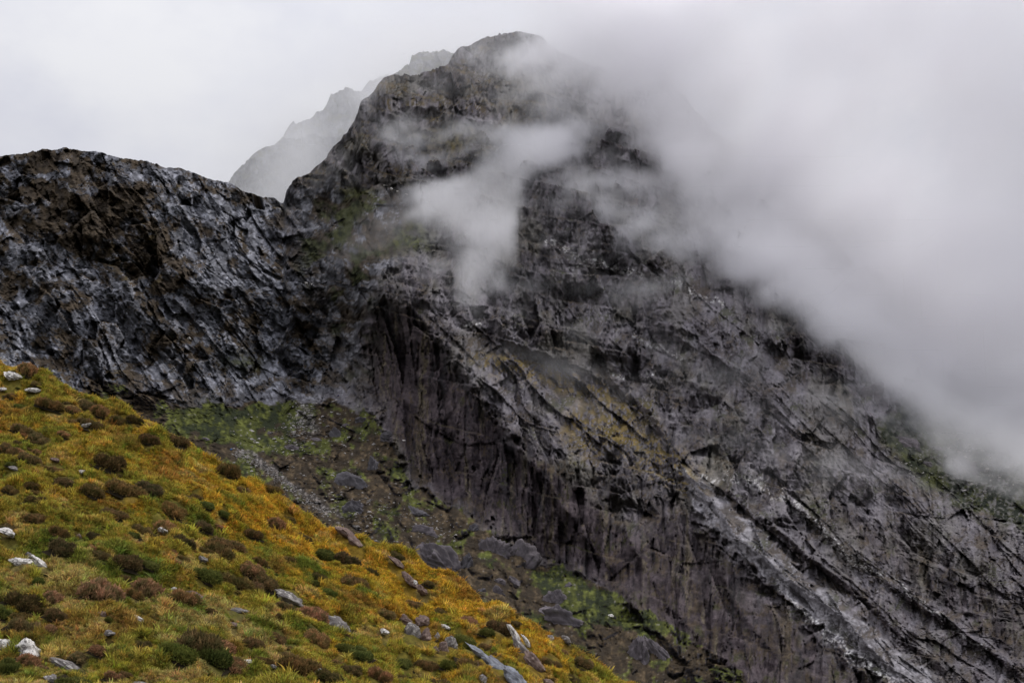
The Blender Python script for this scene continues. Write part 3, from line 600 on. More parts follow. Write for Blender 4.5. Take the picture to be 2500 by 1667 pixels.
gc = sward(gu, gv, gp[:, 0], gp[:, 1]) * rg.uniform(.5, 1.6, (len(gp), 1)) * (1 + .12 * rg.normal(size=(len(gp), 3)))
# (rocks and heather keep their own ground; filled in below)
KEEP = []      # (x, y, radius)

# ================================================================== ROCKS
def rock_mesh(name, seed, mat, cuts=10, rough=.09, sub=4, flatness=0.8):
    """a unit boulder (radius about 1): a ball cut by joint planes, then weathered"""
    import bmesh
    bm = bmesh.new(); bmesh.ops.create_icosphere(bm, subdivisions=sub, radius=1.0)
    V_ = np.array([v.co[:] for v in bm.verts]); r = np.random.default_rng(seed)
    for i in range(cuts):
        n = r.normal(size=3); n /= np.linalg.norm(n); d = r.uniform(flatness * .55, flatness)
        s = V_ @ n; V_ -= np.maximum(s - d, 0)[:, None] * n * .93
    nn = V_ / (np.linalg.norm(V_, axis=1, keepdims=True) + 1e-9)
    a = V_ @ r.normal(size=(3, 2)) * 1.4; b = V_ @ r.normal(size=(3, 2)) * 1.4
    V_ += nn * (rough * (fbm(a[:, 0] * 1.3, a[:, 1] * 1.3, 5, seed, .6) + .6 * ridged(b[:, 0], b[:, 1] * 2.5, 4, seed + 9)))[:, None]
    V_ /= np.abs(V_).max(0)
    for v, c_ in zip(bm.verts, V_): v.co = c_
    me_ = bpy.data.meshes.new(name); bm.to_mesh(me_); bm.free(); me_.materials.append(mat)
    me_.polygons.foreach_set('use_smooth', np.full(len(me_.polygons), sub >= 4))
    return me_
def place_rock(name, u, v, wpx, hpx, slant, P0, seed, mat, depth=.6, cuts=10, rough=.09, sub=4, sink=.1, flat=.8, **kw):
    """wpx/hpx: its size as surveyed, slant: how far its long side dips to the right (degrees)"""
    D = P0[1]; s = D / FPX
    o = link(name, rock_mesh(name, seed, RM[mat], cuts, rough, sub, flat), **kw); o['kind'] = 'thing'
    right, up, fwd = Vector((1, 0, 0)), Vector((0, -SP, CP)), Vector((0, CP, SP))
    a = R(slant); ax = right * math.cos(a) - up * math.sin(a); ay = right * math.sin(a) + up * math.cos(a)
    wx, hy = wpx * s / 2, hpx * s / 2; dz = max(hy, min(wx, hy * 2)) * depth
    M = Matrix((ax * wx, fwd * dz, ay * hy)).transposed().to_4x4(); M.translation = Vector(P0) - up * hy * sink
    o.matrix_world = M
    return o
RK = [  # u, v, w, h, slant, material, label, depth, cuts
 (22, 1312, 46, 18, 22, 'white', 'flat grey rock with pale lichen at the far left above the long white outcrop'),
 (72, 1335, 27, 19, 10, 'grey', 'small rounded grey rock just above the long white lichen-covered outcrop'),
 (52, 1362, 58, 20, 8, 'white', 'left half of the long low outcrop crusted in white lichen'),
 (98, 1376, 56, 15, 38, 'white', 'right, dipping end of the long low outcrop crusted in white lichen'),
 (298, 1484, 38, 13, 24, 'white', 'bright white rock slab, upper piece of the slanting white pair in the grass'),
 (332, 1503, 52, 11, 26, 'white', 'bright white rock slab, lower and longer piece of the slanting white pair'),
 (250, 1500, 26, 20, 15, 'pink', 'beige rock half sunk in the grass left of the white slabs'),
 (267, 1550, 28, 14, 8, 'grey', 'small grey rock with a pale top above the twin heather clumps'),
 (15, 1562, 38, 24, 12, 'white', 'pale rounded boulder at the left edge beside the large boulder'),
 (70, 1592, 62, 58, 20, 'white', 'large pale-topped boulder behind a heather clump at the lower left'),
 (172, 1605, 98, 20, 27, 'grey', 'long narrow tilted grey slab in bright green grass'),
 (126, 1663, 40, 26, 20, 'grey', 'pale grey rock cut by the bottom edge at the lower left'),
 (337, 1657, 42, 15, 0, 'grey', 'flat horizontal grey stone near the bottom edge'),
 (29, 931, 46, 20, 12, 'white', 'pale rock just below the crest at the far left'),
 (78, 955, 38, 11, 2, 'white', 'flat white rock lying in green grass near the left crest'),
 (7, 954, 18, 8, 0, 'white', 'small white stone at the left edge below the crest'),
 (120, 994, 36, 13, 6, 'white', 'white rock with dark joints in heather below the left crest'),
 (211, 1049, 24, 10, 0, 'white', 'small white rock sunk in orange grass on the upper slope'),
 (200, 1150, 14, 8, 0, 'white', 'white stone alone among dark heather on the upper slope'),
 (31, 1157, 32, 5, 18, 'grey', 'thin flat grey stone at the left of the slope'),
 (135, 1127, 22, 8, 14, 'pink', 'small pinkish stone in gold grass on the upper slope'),
 (401, 1285, 28, 12, 30, 'white', 'small white rock in the middle of the slope beside a heather clump'),
 (195, 1292, 16, 8, 30, 'pink', 'small pale pink stone on the slope above the orange grass'),
 (495, 1371, 24, 13, 15, 'grey', 'small grey rock in dark shade of a green heather clump'),
 (425, 1423, 14, 8, 0, 'white', 'tiny white stone beside the largest round heather clump'),
 (474, 1445, 48, 20, 32, 'pink', 'beige slanting rock behind a pinkish heather clump'),
 (706, 1450, 76, 26, 24, 'grey', 'broad mottled white and grey rock near the middle of the slope'),
 (581, 1500, 50, 11, 8, 'grey', 'low grey rock ledge half hidden by straw-coloured grass'),
 (568, 1530, 24, 9, 5, 'pink', 'small beige stone under the low grey ledge'),
 (607, 1608, 26, 6, 3, 'white', 'thin pale stone right of the biggest heather patch'),
 (667, 1625, 20, 9, 20, 'grey', 'small grey stone in grass near the bottom'),
 (782, 1655, 22, 18, 10, 'white', 'knobbly white stone at the bottom edge'),
 (842, 1306, 66, 18, 34, 'pink', 'pinkish streaked slab just below the crest, upper part'),
 (868, 1334, 60, 22, 46, 'pink', 'pinkish streaked slab just below the crest, lower steeper part'),
 (968, 1382, 56, 14, 44, 'pink', 'thin pink rock rib near the crest, top piece'),
 (1003, 1418, 54, 17, 46, 'pink', 'thin pink rock rib near the crest, middle piece'),
 (1032, 1440, 34, 18, 52, 'pink', 'thin pink rock rib near the crest, lowest piece'),
 (1014, 1424, 13, 15, 20, 'white', 'whitish stone leaning on the thin pink rock rib'),
 (819, 1508, 82, 48, 28, 'grey', 'large wedge-shaped grey rock in golden grass'),
 (940, 1565, 23, 14, 8, 'white', 'white stone alone in olive grass left of the broken rock band'),
 (991, 1513, 42, 26, 14, 'pink', 'flat-faced dark pink block at the top of the broken rock band'),
 (1032, 1517, 36, 26, 12, 'pink', 'rough block right of the dark pink one under a grass lip'),
 (1002, 1554, 46, 46, 32, 'grey', 'streaked grey block, biggest of the broken rock band'),
 (1036, 1560, 30, 36, 30, 'pink', 'brown jointed block right of the streaked grey one'),
 (1066, 1553, 15, 28, 10, 'grey', 'narrow upright grey block in the broken rock band'),
 (1101, 1564, 36, 34, 25, 'grey', 'pale oval boulder at the right end of the broken rock band'),
 (1082, 1583, 28, 26, 20, 'pink', 'light brown block below the pale oval boulder'),
 (1064, 1590, 20, 22, 15, 'pink', 'small reddish block at the foot of the broken rock band'),
 (1087, 1530, 24, 10, 14, 'white', 'small pale stone lying above the broken rock band'),
 (1168, 1580, 80, 16, 40, 'blue', 'long blue-grey slab, upper narrow piece'),
 (1215, 1620, 96, 27, 42, 'blue', 'long blue-grey slab, broad middle piece'),
 (1262, 1662, 80, 30, 40, 'blue', 'long blue-grey slab, lowest piece at the bottom edge'),
 (1256, 1548, 56, 13, 58, 'white', 'thin whitish fin of rock above the right-hand slab'),
 (1277, 1585, 76, 25, 58, 'grey', 'streaked grey slab right of the blue-grey slab, upper part'),
 (1305, 1622, 68, 28, 50, 'pink', 'streaked brownish slab right of the blue-grey slab, lower part'),
 (1288, 1570, 50, 8, 60, 'white', 'narrow white quartz edge along the right-hand slab'),
 (1176, 1654, 30, 22, 40, 'grey', 'half-buried pale rock left of the long blue-grey slab'),
 (1165, 1624, 18, 22, 60, 'grey', 'small upright grey stone left of the blue-grey slab'),
 (1342, 1553, 24, 13, 12, 'grey', 'small rounded rock on the crest at the right'),
 (1383, 1574, 26, 14, 38, 'grey', 'slanting grey rock on the crest near its right end'),
 (1000, 1658, 24, 10, 28, 'white', 'white sliver of rock near the bottom centre'),
 (1340, 1660, 34, 20, 40, 'pink', 'beige rock at the bottom edge near the right end of the slope'),
]
ROCKS = []
for i, (u, v, w_, h_, sl_, mt, lab) in enumerate(RK):
    p0 = fg_point(np.array([float(u)]), np.array([float(v)]))[0]
    nm = 'rock_slab' if w_ > 3 * h_ else ('boulder' if w_ > 30 else 'rock')
    g_ = {'long blue-grey': 'pieces of the long blue-grey slab', 'thin pink rock': 'pieces of the thin pink rib', 'broken rock band': 'blocks of the broken rock band'}
    grp = next((b for a_, b in g_.items() if a_ in lab), 'rocks lying in the near hillside')
    place_rock(nm, u, v, w_ * 1.15, max(h_ * 1.25, 12), sl_, tuple(p0), 500 + i, mt, depth=.9, cuts=16 if w_ < 3 * h_ else 9, rough=.17, sink=-.25 if h_ > 18 else -1.1, flat=.82, label=lab, cat='rock', group=grp)
    ROCKS.append((u, v, w_, h_, lab, p0)); KEEP.append((p0[0], p0[1], w_ * p0[1] / FPX * .5, h_ * p0[1] / FPX * .5, sl_, u, v, w_, h_))

# boulders and crags on the corrie floor and the mountain (sit on the big sheet)
def mt_point(u, v):
    D = mountain_depth(np.array([[float(u)]]), np.array([[float(v)]]))
    x, y, z = world_pt(np.array([[float(u)]]), np.array([[float(v)]]), D); return (float(x[0, 0]), float(y[0, 0]), float(z[0, 0]))
MR = [
 (658, 1059, 19, 13, 5, 'crag', 'rounded dark boulder standing on the green corrie slope'),
 (502, 1071, 22, 11, 14, 'crag', 'flat-topped grey boulder low on the corrie slope above the near crest'),
 (629, 1080, 9, 6, 10, 'white', 'small bright white stone on the corrie slope'),
 (621, 1075, 9, 5, 8, 'grey', 'small pinkish stone beside the bright white one on the corrie slope'),
 (739, 990, 10, 8, 0, 'white', 'white stone at the very top of the brown scree tongue'),
 (462, 826, 13, 11, 0, 'white', 'white boulder perched alone on the left crag'),
 (780, 1023, 7, 5, 0, 'white', 'white stone in green turf right of the scree tongue'),
 (813, 981, 24, 7, -22, 'grey', 'tilted pale slab at the mouth of the dark gully'),
 (844, 1038, 20, 12, 10, 'crag', 'grey block on turf below the gully mouth'),
 (716, 1055, 17, 9, 5, 'grey', 'pale grey block beside the rounded dark boulder'),
 (706, 1011, 14, 6, 8, 'grey', 'flat pale stone on the brown scree tongue'),
 (770, 1073, 36, 12, 5, 'crag', 'low pinkish boulder on the brown part of the corrie'),
 (712, 1094, 44, 22, 18, 'crag', 'smooth rounded boulder above the scree run'),
 (882, 1030, 34, 30, 15, 'dark', 'dark rounded crag close under the wall foot'),
 (821, 1064, 52, 44, 12, 'dark', 'domed dark crag with heather on its top'),
 (948, 1072, 52, 40, 20, 'dark', 'dark jointed crag against the wall foot'),
 (839, 431, 15, 11, 10, 'white', 'white-topped boulder perched on the left shoulder of the peak'),
 (917, 482, 12, 7, -20, 'grey', 'pale stone at the right end of the bright green terrace'),
 (938, 453, 7, 6, 20, 'white', 'white stone, topmost in the short row under the mist'),
 (956, 461, 9, 6, 20, 'white', 'white stone, largest in the short row under the mist'),
 (971, 467, 8, 5, 10, 'white', 'white stone, third in the short row under the mist'),
 (993, 474, 10, 4, 15, 'white', 'white stone, lowest in the short row under the mist'),
 (857, 1183, 90, 80, 18, 'dark', 'big domed crag sparkling with quartz above the near crest'),
 (866, 1246, 60, 54, 35, 'dark', 'sloping dark crag below the big sparkling dome'),
 (908, 1142, 30, 60, 12, 'dark', 'upright dark crag right of the sparkling dome'),
 (1012, 1255, 76, 44, 22, 'dark', 'low sparkling crag in the dark heather'),
 (1155, 1293, 30, 44, 5, 'dark', 'upright pillar-like block above the round-topped blocks'),
 (870, 1285, 26, 12, 5, 'grey', 'pale boulder just behind the golden crest'),
 (1204, 1346, 84, 92, 12, 'crag', 'tall round-topped block with dark streaks, left of two'),
 (1279, 1360, 78, 84, 18, 'crag', 'tall round-topped block with dark streaks, right of two'),
 (1040, 1300, 66, 46, 30, 'crag', 'smooth brown rock shoulder over the large leaning slab'),
 (1084, 1385, 170, 96, 42, 'crag', 'large smooth leaning slab rising behind the golden crest'),
 (1141, 1380, 34, 70, 12, 'dark', 'narrow leaning block between the large slab and the round-topped block'),
 (1214, 1448, 38, 42, 12, 'crag', 'squarish block at the foot of the gully behind the crest'),
 (1178, 1444, 26, 28, 10, 'dark', 'dark block left of the squarish one behind the crest'),
 (1218, 1421, 32, 26, 22, 'crag', 'small rounded block above the squarish one'),
 (1254, 1421, 36, 26, 32, 'crag', 'slanting block right of the small rounded one'),
 (1362, 1470, 70, 56, 42, 'crag', 'upper knob of the pale sloping crag amid green turf'),
 (1376, 1518, 130, 66, 40, 'crag', 'broad pale sloping crag amid green turf'),
 (1391, 1430, 24, 22, 40, 'crag', 'small pointed rock in the green turf tongue'),
 (1489, 1503, 20, 13, 8, 'white', 'pale boulder on the lip of the green turf tongue'),
 (1556, 1604, 66, 150, 4, 'crag', 'tall square-cut buttress with vertical streaks below the green tongue'),
 (1610, 1600, 112, 44, 48, 'crag', 'white-streaked sloping top slab beside the square-cut buttress'),
 (2351, 1143, 84, 52, 22, 'crag', 'big isolated outcrop on the misty right-hand slope'),
 (2262, 1135, 26, 22, 12, 'crag', 'small outcrop left of the big isolated one'),
 (2212, 1088, 80, 54, 28, 'crag', 'jointed outcrop above the bright green strip'),
 (2128, 965, 60, 80, 12, 'crag', 'columnar tower of rock standing out near the mist edge'),
 (2290, 1096, 30, 20, 10, 'crag', 'grey rock half faded in mist on the right-hand slope'),
 (2440, 1102, 22, 10, 0, 'grey', 'pale flat boulder under the mist on the right-hand slope'),
]
for i, (u, v, w_, h_, sl_, mt, lab) in enumerate(MR):
    p0 = mt_point(u, v); big = w_ > 40 or h_ > 40
    nm = 'rock_outcrop' if big else 'boulder'
    place_rock(nm, u, v, w_ * (1.12 if big else 1), h_ * (1.1 if big else 1), sl_, p0, 800 + i, mt, depth=.55 if big else .8, cuts=14, rough=.24 if big else .14, sub=5 if big else 3, sink=.1, flat=.88 if big else .8,
               label=lab, cat='rock', group='crags on the corrie floor' if big else 'boulders on the mountain')

# scree: countless small angular stones
def scree(name, items, mat, seed):
    r = np.random.default_rng(seed); ph = (1 + 5 ** .5) / 2
    ico = np.array([(-1, ph, 0), (1, ph, 0), (-1, -ph, 0), (1, -ph, 0), (0, -1, ph), (0, 1, ph), (0, -1, -ph), (0, 1, -ph), (ph, 0, -1), (ph, 0, 1), (-ph, 0, -1), (-ph, 0, 1)]) / 1.9
    fc = np.array([(0, 11, 5), (0, 5, 1), (0, 1, 7), (0, 7, 10), (0, 10, 11), (1, 5, 9), (5, 11, 4), (11, 10, 2), (10, 7, 6), (7, 1, 8), (3, 9, 4), (3, 4, 2), (3, 2, 6), (3, 6, 8), (3, 8, 9), (4, 9, 5), (2, 4, 11), (6, 2, 10), (8, 6, 7), (9, 8, 1)])
    us, vs, ss = [], [], []
    for line, wd, n, s0, s1 in items:
        L = np.array(line, float); seg = r.random(n) * (len(L) - 1); i = seg.astype(int); f = (seg - i)[:, None]
        p = L[i] * (1 - f) + L[i + 1] * f + r.normal(size=(n, 2)) * wd; us.append(p[:, 0]); vs.append(p[:, 1]); ss.append(s0 + (s1 - s0) * r.random(n) ** 3)
    u, v, s_ = map(np.concatenate, (us, vs, ss)); D = mountain_depth(u[:, None], v[:, None])[:, 0]; x, y, z = world_pt(u, v, D)
    V_, F_, K_ = [], [], []
    for q in range(len(u)):
        A_ = np.array(Euler(r.uniform(0, 6.3, 3)).to_matrix()); sz = s_[q] * D[q] / FPX * .5
        g = (ico * r.uniform(.55, 1.3, 3) * (1 + .25 * r.normal(size=(12, 1)))) @ A_ * (1.35, 1, .75) * sz + (x[q], y[q] - sz * .3, z[q] + sz * .2)
        V_.append(g); F_.append(fc + 12 * q); K_.append(np.repeat([np.array([.30, .28, .265]) * r.uniform(.4, 1.5)], 12, 0))
    me_ = tri_mesh(name, np.concatenate(V_), np.concatenate(F_), np.concatenate(K_), [mat])
    return link(name, me_, kind='stuff', label={'scree': 'pale broken stones strewn down the brown corrie slope', 'quartz_debris': 'white quartz rubble lying along ledges and slabs of the rock face'}[name], cat='scree' if name == 'scree' else 'rubble')
scree('scree', [([(575, 1105), (620, 1125), (660, 1150), (700, 1185), (740, 1215), (800, 1255)], 6, 560, 2, 6), ([(745, 1000), (735, 1040), (720, 1075)], 18, 320, 2, 8), ([(600, 1080), (900, 1100)], 45, 260, 2, 8),
                ([(760, 1180), (940, 1320)], 30, 160, 2, 7), ([(880, 1230), (1010, 1270), (1100, 1310)], 22, 220, 2, 7), ([(2330, 1060), (2480, 1160)], 50, 220, 3, 9), ([(2200, 1100), (2330, 1190)], 25, 120, 2, 7)], M_cliff, 900)
scree('quartz_debris', [([(1900, 1190), (2000, 1290), (2080, 1370), (2140, 1400)], 5, 260, 2, 5), ([(1400, 648), (1520, 660), (1570, 672)], 2, 90, 2, 5), ([(1640, 695), (1750, 742)], 3, 60, 2, 5), ([(1790, 1160), (1900, 1190)], 3, 60, 2, 4),
                        ([(1335, 590), (1400, 625)], 3, 50, 2, 6), ([(1540, 820), (1690, 885)], 5, 70, 2, 6), ([(1500, 912), (1590, 925)], 3, 50, 2, 6), ([(1150, 180), (1230, 200)], 8, 60, 3, 8), ([(2140, 1400), (2400, 1600)], 5, 60, 2, 4)], M_cliff, 901)

# ================================================================== HEATHER
def heather_mat(name):
    m = bpy.data.materials.new(name); m.use_nodes = True; t = NT(m.node_tree); t.n.clear()
    at = t.new('ShaderNodeAttribute', attribute_name='col'); oc = t.new('ShaderNodeObjectInfo')
    c = t.mix(1.0, at.outputs['Color'], oc.outputs['Color'], 'MULTIPLY')
    d = t.new('ShaderNodeBsdfDiffuse'); t.put(d.inputs[0], c); tr = t.new('ShaderNodeBsdfTranslucent'); t.put(tr.inputs[0], c)
    mx = t.new('ShaderNodeMixShader'); mx.inputs[0].default_value = .2; t.l.new(d.outputs[0], mx.inputs[1]); t.l.new(tr.outputs[0], mx.inputs[2])
    o = t.new('ShaderNodeOutputMaterial'); t.l.new(mx.outputs[0], o.inputs[0]); return m
M_heather = heather_mat('heather_sprigs')
def heather_mesh(seed, kind):
    r = np.random.default_rng(seed); n = 4200; V_, F_, K_ = [], [], []
    tip = {'pink': (.36, .19, .11), 'brown': (.25, .15, .07), 'green': (.13, .13, .035), 'dark': (.16, .10, .05)}[kind]
    low = {'pink': (.10, .085, .035), 'brown': (.085, .075, .03), 'green': (.06, .075, .02), 'dark': (.06, .055, .022)}[kind]
    tip, low = np.array(tip), np.array(low)
    lob = r.uniform(-.62, .62, (9, 2)) * (1, .8); lr = r.uniform(.26, .6, 9)
    def hgt(x, y):
        z = 0
        for (a, b), q in zip(lob, lr): z = np.maximum(z, np.sqrt(np.maximum(0, q * q - ((x - a) ** 2 + (y - b) ** 2))) / q * (q / .75) ** .7)
        return z
    a = r.uniform(0, 2 * np.pi, n * 2); rr = np.sqrt(r.random(n * 2)) * 1.15; x, y = np.cos(a) * rr, np.sin(a) * rr; z = hgt(x, y); m = z > .03; x, y, z = x[m][:n], y[m][:n], z[m][:n]
    e = .03; gx, gy = (hgt(x + e, y) - hgt(x - e, y)) / (2 * e), (hgt(x, y + e) - hgt(x, y - e)) / (2 * e)
    nx = np.stack([-gx * .6, -gy * .6, np.ones_like(z)], 1); nx /= np.linalg.norm(nx, axis=1, keepdims=True)
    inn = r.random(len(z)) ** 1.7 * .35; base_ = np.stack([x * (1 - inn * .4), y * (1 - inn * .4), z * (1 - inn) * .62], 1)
    d = nx + r.normal(size=nx.shape) * .45 + (0, 0, .35); d /= np.linalg.norm(d, axis=1, keepdims=True)
    sd_ = np.cross(d, r.normal(size=d.shape)); sd_ /= np.linalg.norm(sd_, axis=1, keepdims=True); L = r.uniform(.07, .17, (len(z), 1)) * (1 + .9 * (r.random((len(z), 1)) < .12)); W = r.uniform(.02, .038, (len(z), 1))
    p0, p1, p2, p3 = base_ - sd_ * W * .6, base_ + sd_ * W * .6, base_ + d * L * .6 + sd_ * W, base_ + d * L * .6 - sd_ * W; p4 = base_ + d * L
    V_ = np.stack([p0, p1, p2, p3, p4], 1).reshape(-1, 3); q = np.arange(len(z))[:, None] * 5
    F_ = np.concatenate([q + (0, 1, 2), q + (0, 2, 3), q + (3, 2, 4)])
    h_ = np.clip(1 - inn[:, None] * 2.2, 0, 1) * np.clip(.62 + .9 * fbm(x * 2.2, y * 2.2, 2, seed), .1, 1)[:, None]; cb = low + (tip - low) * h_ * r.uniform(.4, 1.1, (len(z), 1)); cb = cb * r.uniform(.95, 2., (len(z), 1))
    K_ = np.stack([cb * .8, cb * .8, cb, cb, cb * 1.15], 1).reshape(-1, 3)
    # woody heart under the sprigs
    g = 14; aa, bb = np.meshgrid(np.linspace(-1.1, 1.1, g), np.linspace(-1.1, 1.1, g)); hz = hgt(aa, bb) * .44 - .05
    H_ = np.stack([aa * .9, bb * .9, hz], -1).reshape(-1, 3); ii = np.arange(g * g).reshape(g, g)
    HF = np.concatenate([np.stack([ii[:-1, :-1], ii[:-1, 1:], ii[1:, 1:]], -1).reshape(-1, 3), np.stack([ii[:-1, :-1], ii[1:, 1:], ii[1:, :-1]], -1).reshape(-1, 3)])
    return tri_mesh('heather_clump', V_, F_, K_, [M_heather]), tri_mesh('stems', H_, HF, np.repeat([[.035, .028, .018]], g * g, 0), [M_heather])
HM = {k_: [heather_mesh(600 + 10 * a_ + b_, k_) for b_ in range(3)] for a_, k_ in enumerate(('pink', 'brown', 'green', 'dark'))}
HB = [  # u, v (middle of the clump), width, tone
 (245, 1421, 98, 'pink'), (349, 1402, 98, 'pink'), (151, 1338, 66, 'dark'), (307, 1357, 74, 'dark'), (243, 1347, 56, 'brown'), (451, 1451, 72, 'pink'), (470, 1575, 120, 'brown'), (430, 1600, 90, 'green'), (520, 1600, 90, 'green'),
 (556, 1597, 84, 'pink'), (542, 1555, 64, 'pink'), (52, 1514, 88, 'brown'), (50, 1444, 86, 'dark'), (62, 1604, 66, 'pink'), (279, 1640, 52, 'pink'), (200, 1582, 52, 'brown'), (242, 1582, 50, 'pink'), (135, 1500, 54, 'dark'),
 (771, 1550, 62, 'pink'), (730, 1613, 92, 'brown'), (761, 1492, 74, 'pink'), (610, 1555, 64, 'brown'), (552, 1305, 78, 'brown'), (540, 1333, 84, 'brown'), (448, 1316, 60, 'dark'), (396, 1258, 74, 'pink'), (365, 1191, 64, 'dark'),
 (262, 1112, 74, 'dark'), (307, 1186, 92, 'brown'), (224, 1190, 60, 'dark'), (427, 1227, 74, 'brown'), (521, 1492, 54, 'dark'), (563, 1398, 100, 'brown'), (612, 1389, 62, 'pink'), (495, 1262, 52, 'dark'), (360, 1080, 48, 'dark'),
 (548, 1140, 66, 'brown'), (664, 1184, 46, 'brown'), (62, 1034, 62, 'brown'), (100, 1060, 60, 'brown'), (60, 905, 60, 'pink'), (125, 978, 74, 'brown'), (200, 968, 70, 'brown'), (236, 990, 60, 'pink'), (297, 1016, 54, 'brown'), (330, 1030, 44, 'dark'),
 (427, 1073, 58, 'brown'), (219, 1036, 60, 'brown'), (857, 1410, 76, 'brown'), (768, 1466, 64, 'pink'), (745, 1490, 60, 'pink'), (781, 1556, 62, 'brown'), (806, 1650, 74, 'dark'), (925, 1644, 60, 'pink'), (938, 1500, 50, 'brown'), (902, 1389, 44, 'dark'),
 (791, 1330, 54, 'green'), (849, 1355, 66, 'dark'), (1049, 1420, 34, 'dark'), (1130, 1536, 64, 'green'), (1215, 1519, 62, 'dark'), (968, 1356, 44, 'dark'), (1150, 1602, 76, 'brown'), (1105, 1608, 60, 'green'), (1376, 1585, 30, 'pink'), (1345, 1606, 60, 'brown'),
 (1180, 1528, 50, 'green'), (0, 1480, 60, 'green'), (20, 1640, 60, 'green'), (170, 1645, 96, 'green'), (210, 1660, 60, 'brown'), (265, 1512, 22, 'green'), (650, 1410, 70, 'brown'), (500, 1398, 70, 'green'), (700, 1480, 50, 'brown'), (680, 1540, 56, 'brown'),
 (640, 1600, 50, 'brown'), (880, 1600, 60, 'green'), (990, 1600, 56, 'green'), (1030, 1625, 50, 'brown'), (1090, 1655, 60, 'brown'), (15, 1270, 60, 'brown'), (90, 1250, 54, 'brown'), (150, 1280, 56, 'brown'), (20, 1110, 50, 'brown'), (70, 1130, 50, 'brown'),
 (160, 1170, 54, 'dark'), (30, 1190, 44, 'brown'), (280, 1230, 60, 'brown'), (340, 1265, 56, 'brown'), (330, 1300, 40, 'green'), (480, 1200, 44, 'dark'), (590, 1190, 40, 'brown'), (700, 1240, 40, 'brown'), (740, 1290, 48, 'dark'), (620, 1290, 50, 'brown'),
 (700, 1350, 44, 'brown'), (780, 1400, 50, 'dark'), (1420, 1620, 50, 'brown'), (1400, 1650, 44, 'brown'), (1260, 1500, 26, 'brown'), (1190, 1465, 26, 'dark'), (1080, 1480, 40, 'brown'), (1010, 1470, 44, 'brown'),
]
rr = random.Random(11); used = [(b[0], b[1], b[2]) for b in HB] + [(r_[0], r_[1], r_[2]) for r_ in ROCKS]
nbig = len(HB); SM = []
tries = 0
while len(SM) < 175 and tries < 14000:
    tries += 1; u = rr.uniform(-60, 1500); v = rr.uniform(900, 1667)
    if v < interp(FG, u) + 8: continue
    dens = .05 + 1.9 * float(fbm(np.array([u / 160.]), np.array([v / 110.]), 2, 250)[0]) - .5 * float(samp(Zg['gold1'], np.array([u]), np.array([v]))[0]) + (.35 if v < 1330 and u < 560 else 0)
    if rr.random() > dens: continue
    wv_ = rr.uniform(14, 62) * rr.uniform(.6, 1)
    if any((u - a_) ** 2 + (1.6 * (v - b_)) ** 2 < (.5 * (c_ + wv_)) ** 2 * .45 for a_, b_, c_ in used): continue
    used.append((u, v, wv_)); SM.append((u, v, wv_, rr.choice(['brown', 'brown', 'dark', 'pink', 'green'])))
TW = {'pink': 'pinkish-brown', 'brown': 'brown', 'green': 'green', 'dark': 'dark brown'}
STOP = set('the of in at and by a with to cut on just above below beside near under its left half lower upper right from among lying leaning alone behind lone'.split())
def short(lab):
    w = lab.replace(',', '').split()[:6]
    while w[-1] in STOP: w = w[:-1]
    return ' '.join(w)
SHORT = [short(r_[4]) for r_ in ROCKS]; SHORT_OK = [SHORT.count(x) == 1 for x in SHORT]
def side(u, v, q):
    dx, dy = u - q[0], v - q[1]; return ('to the right of' if dx > 0 else 'to the left of') if abs(dx) > abs(dy) else ('below' if dy > 0 else 'above')
ALLH = HB + SM; CLAIM = {}                 # the clump of each tone that lies closest to a rock on each side of it
for ri, q in enumerate(ROCKS):
    if not SHORT_OK[ri]: continue
    for hi_, (u, v, w_, tone) in enumerate(ALLH):
        d = math.hypot(u - q[0], v - q[1]); k_ = (ri, side(u, v, q), tone, w_ >= 58)
        if d < (320 if hi_ >= nbig else 900) and (k_ not in CLAIM or d < CLAIM[k_][0]): CLAIM[k_] = (d, hi_)
HL = {}; RANK = {}
for (ri, sd_, tone, bg_), (d, hi_) in sorted(CLAIM.items(), key=lambda t_: t_[1][0]):
    if hi_ not in HL: HL[hi_] = f"{'broad' if bg_ else 'small'} {TW[tone]} heather nearest {sd_} the {SHORT[ri]}"
for ri, q in enumerate(ROCKS):
    if SHORT_OK[ri]:
        for hi_, (u, v, w_, tone) in enumerate(ALLH): RANK.setdefault((ri, side(u, v, q), tone, w_ >= 58), []).append((math.hypot(u - q[0], v - q[1]), hi_))
for (ri, sd_, tone, bg_), lst in sorted(RANK.items(), key=lambda t_: sorted(t_[1])[min(1, len(t_[1]) - 1)][0]):
    if len(lst) > 1:
        hi_ = sorted(lst)[1][1]
        if hi_ not in HL and hi_ < nbig: HL[hi_] = f"{'broad' if bg_ else 'small'} {TW[tone]} heather second nearest {sd_} the {SHORT[ri]}"
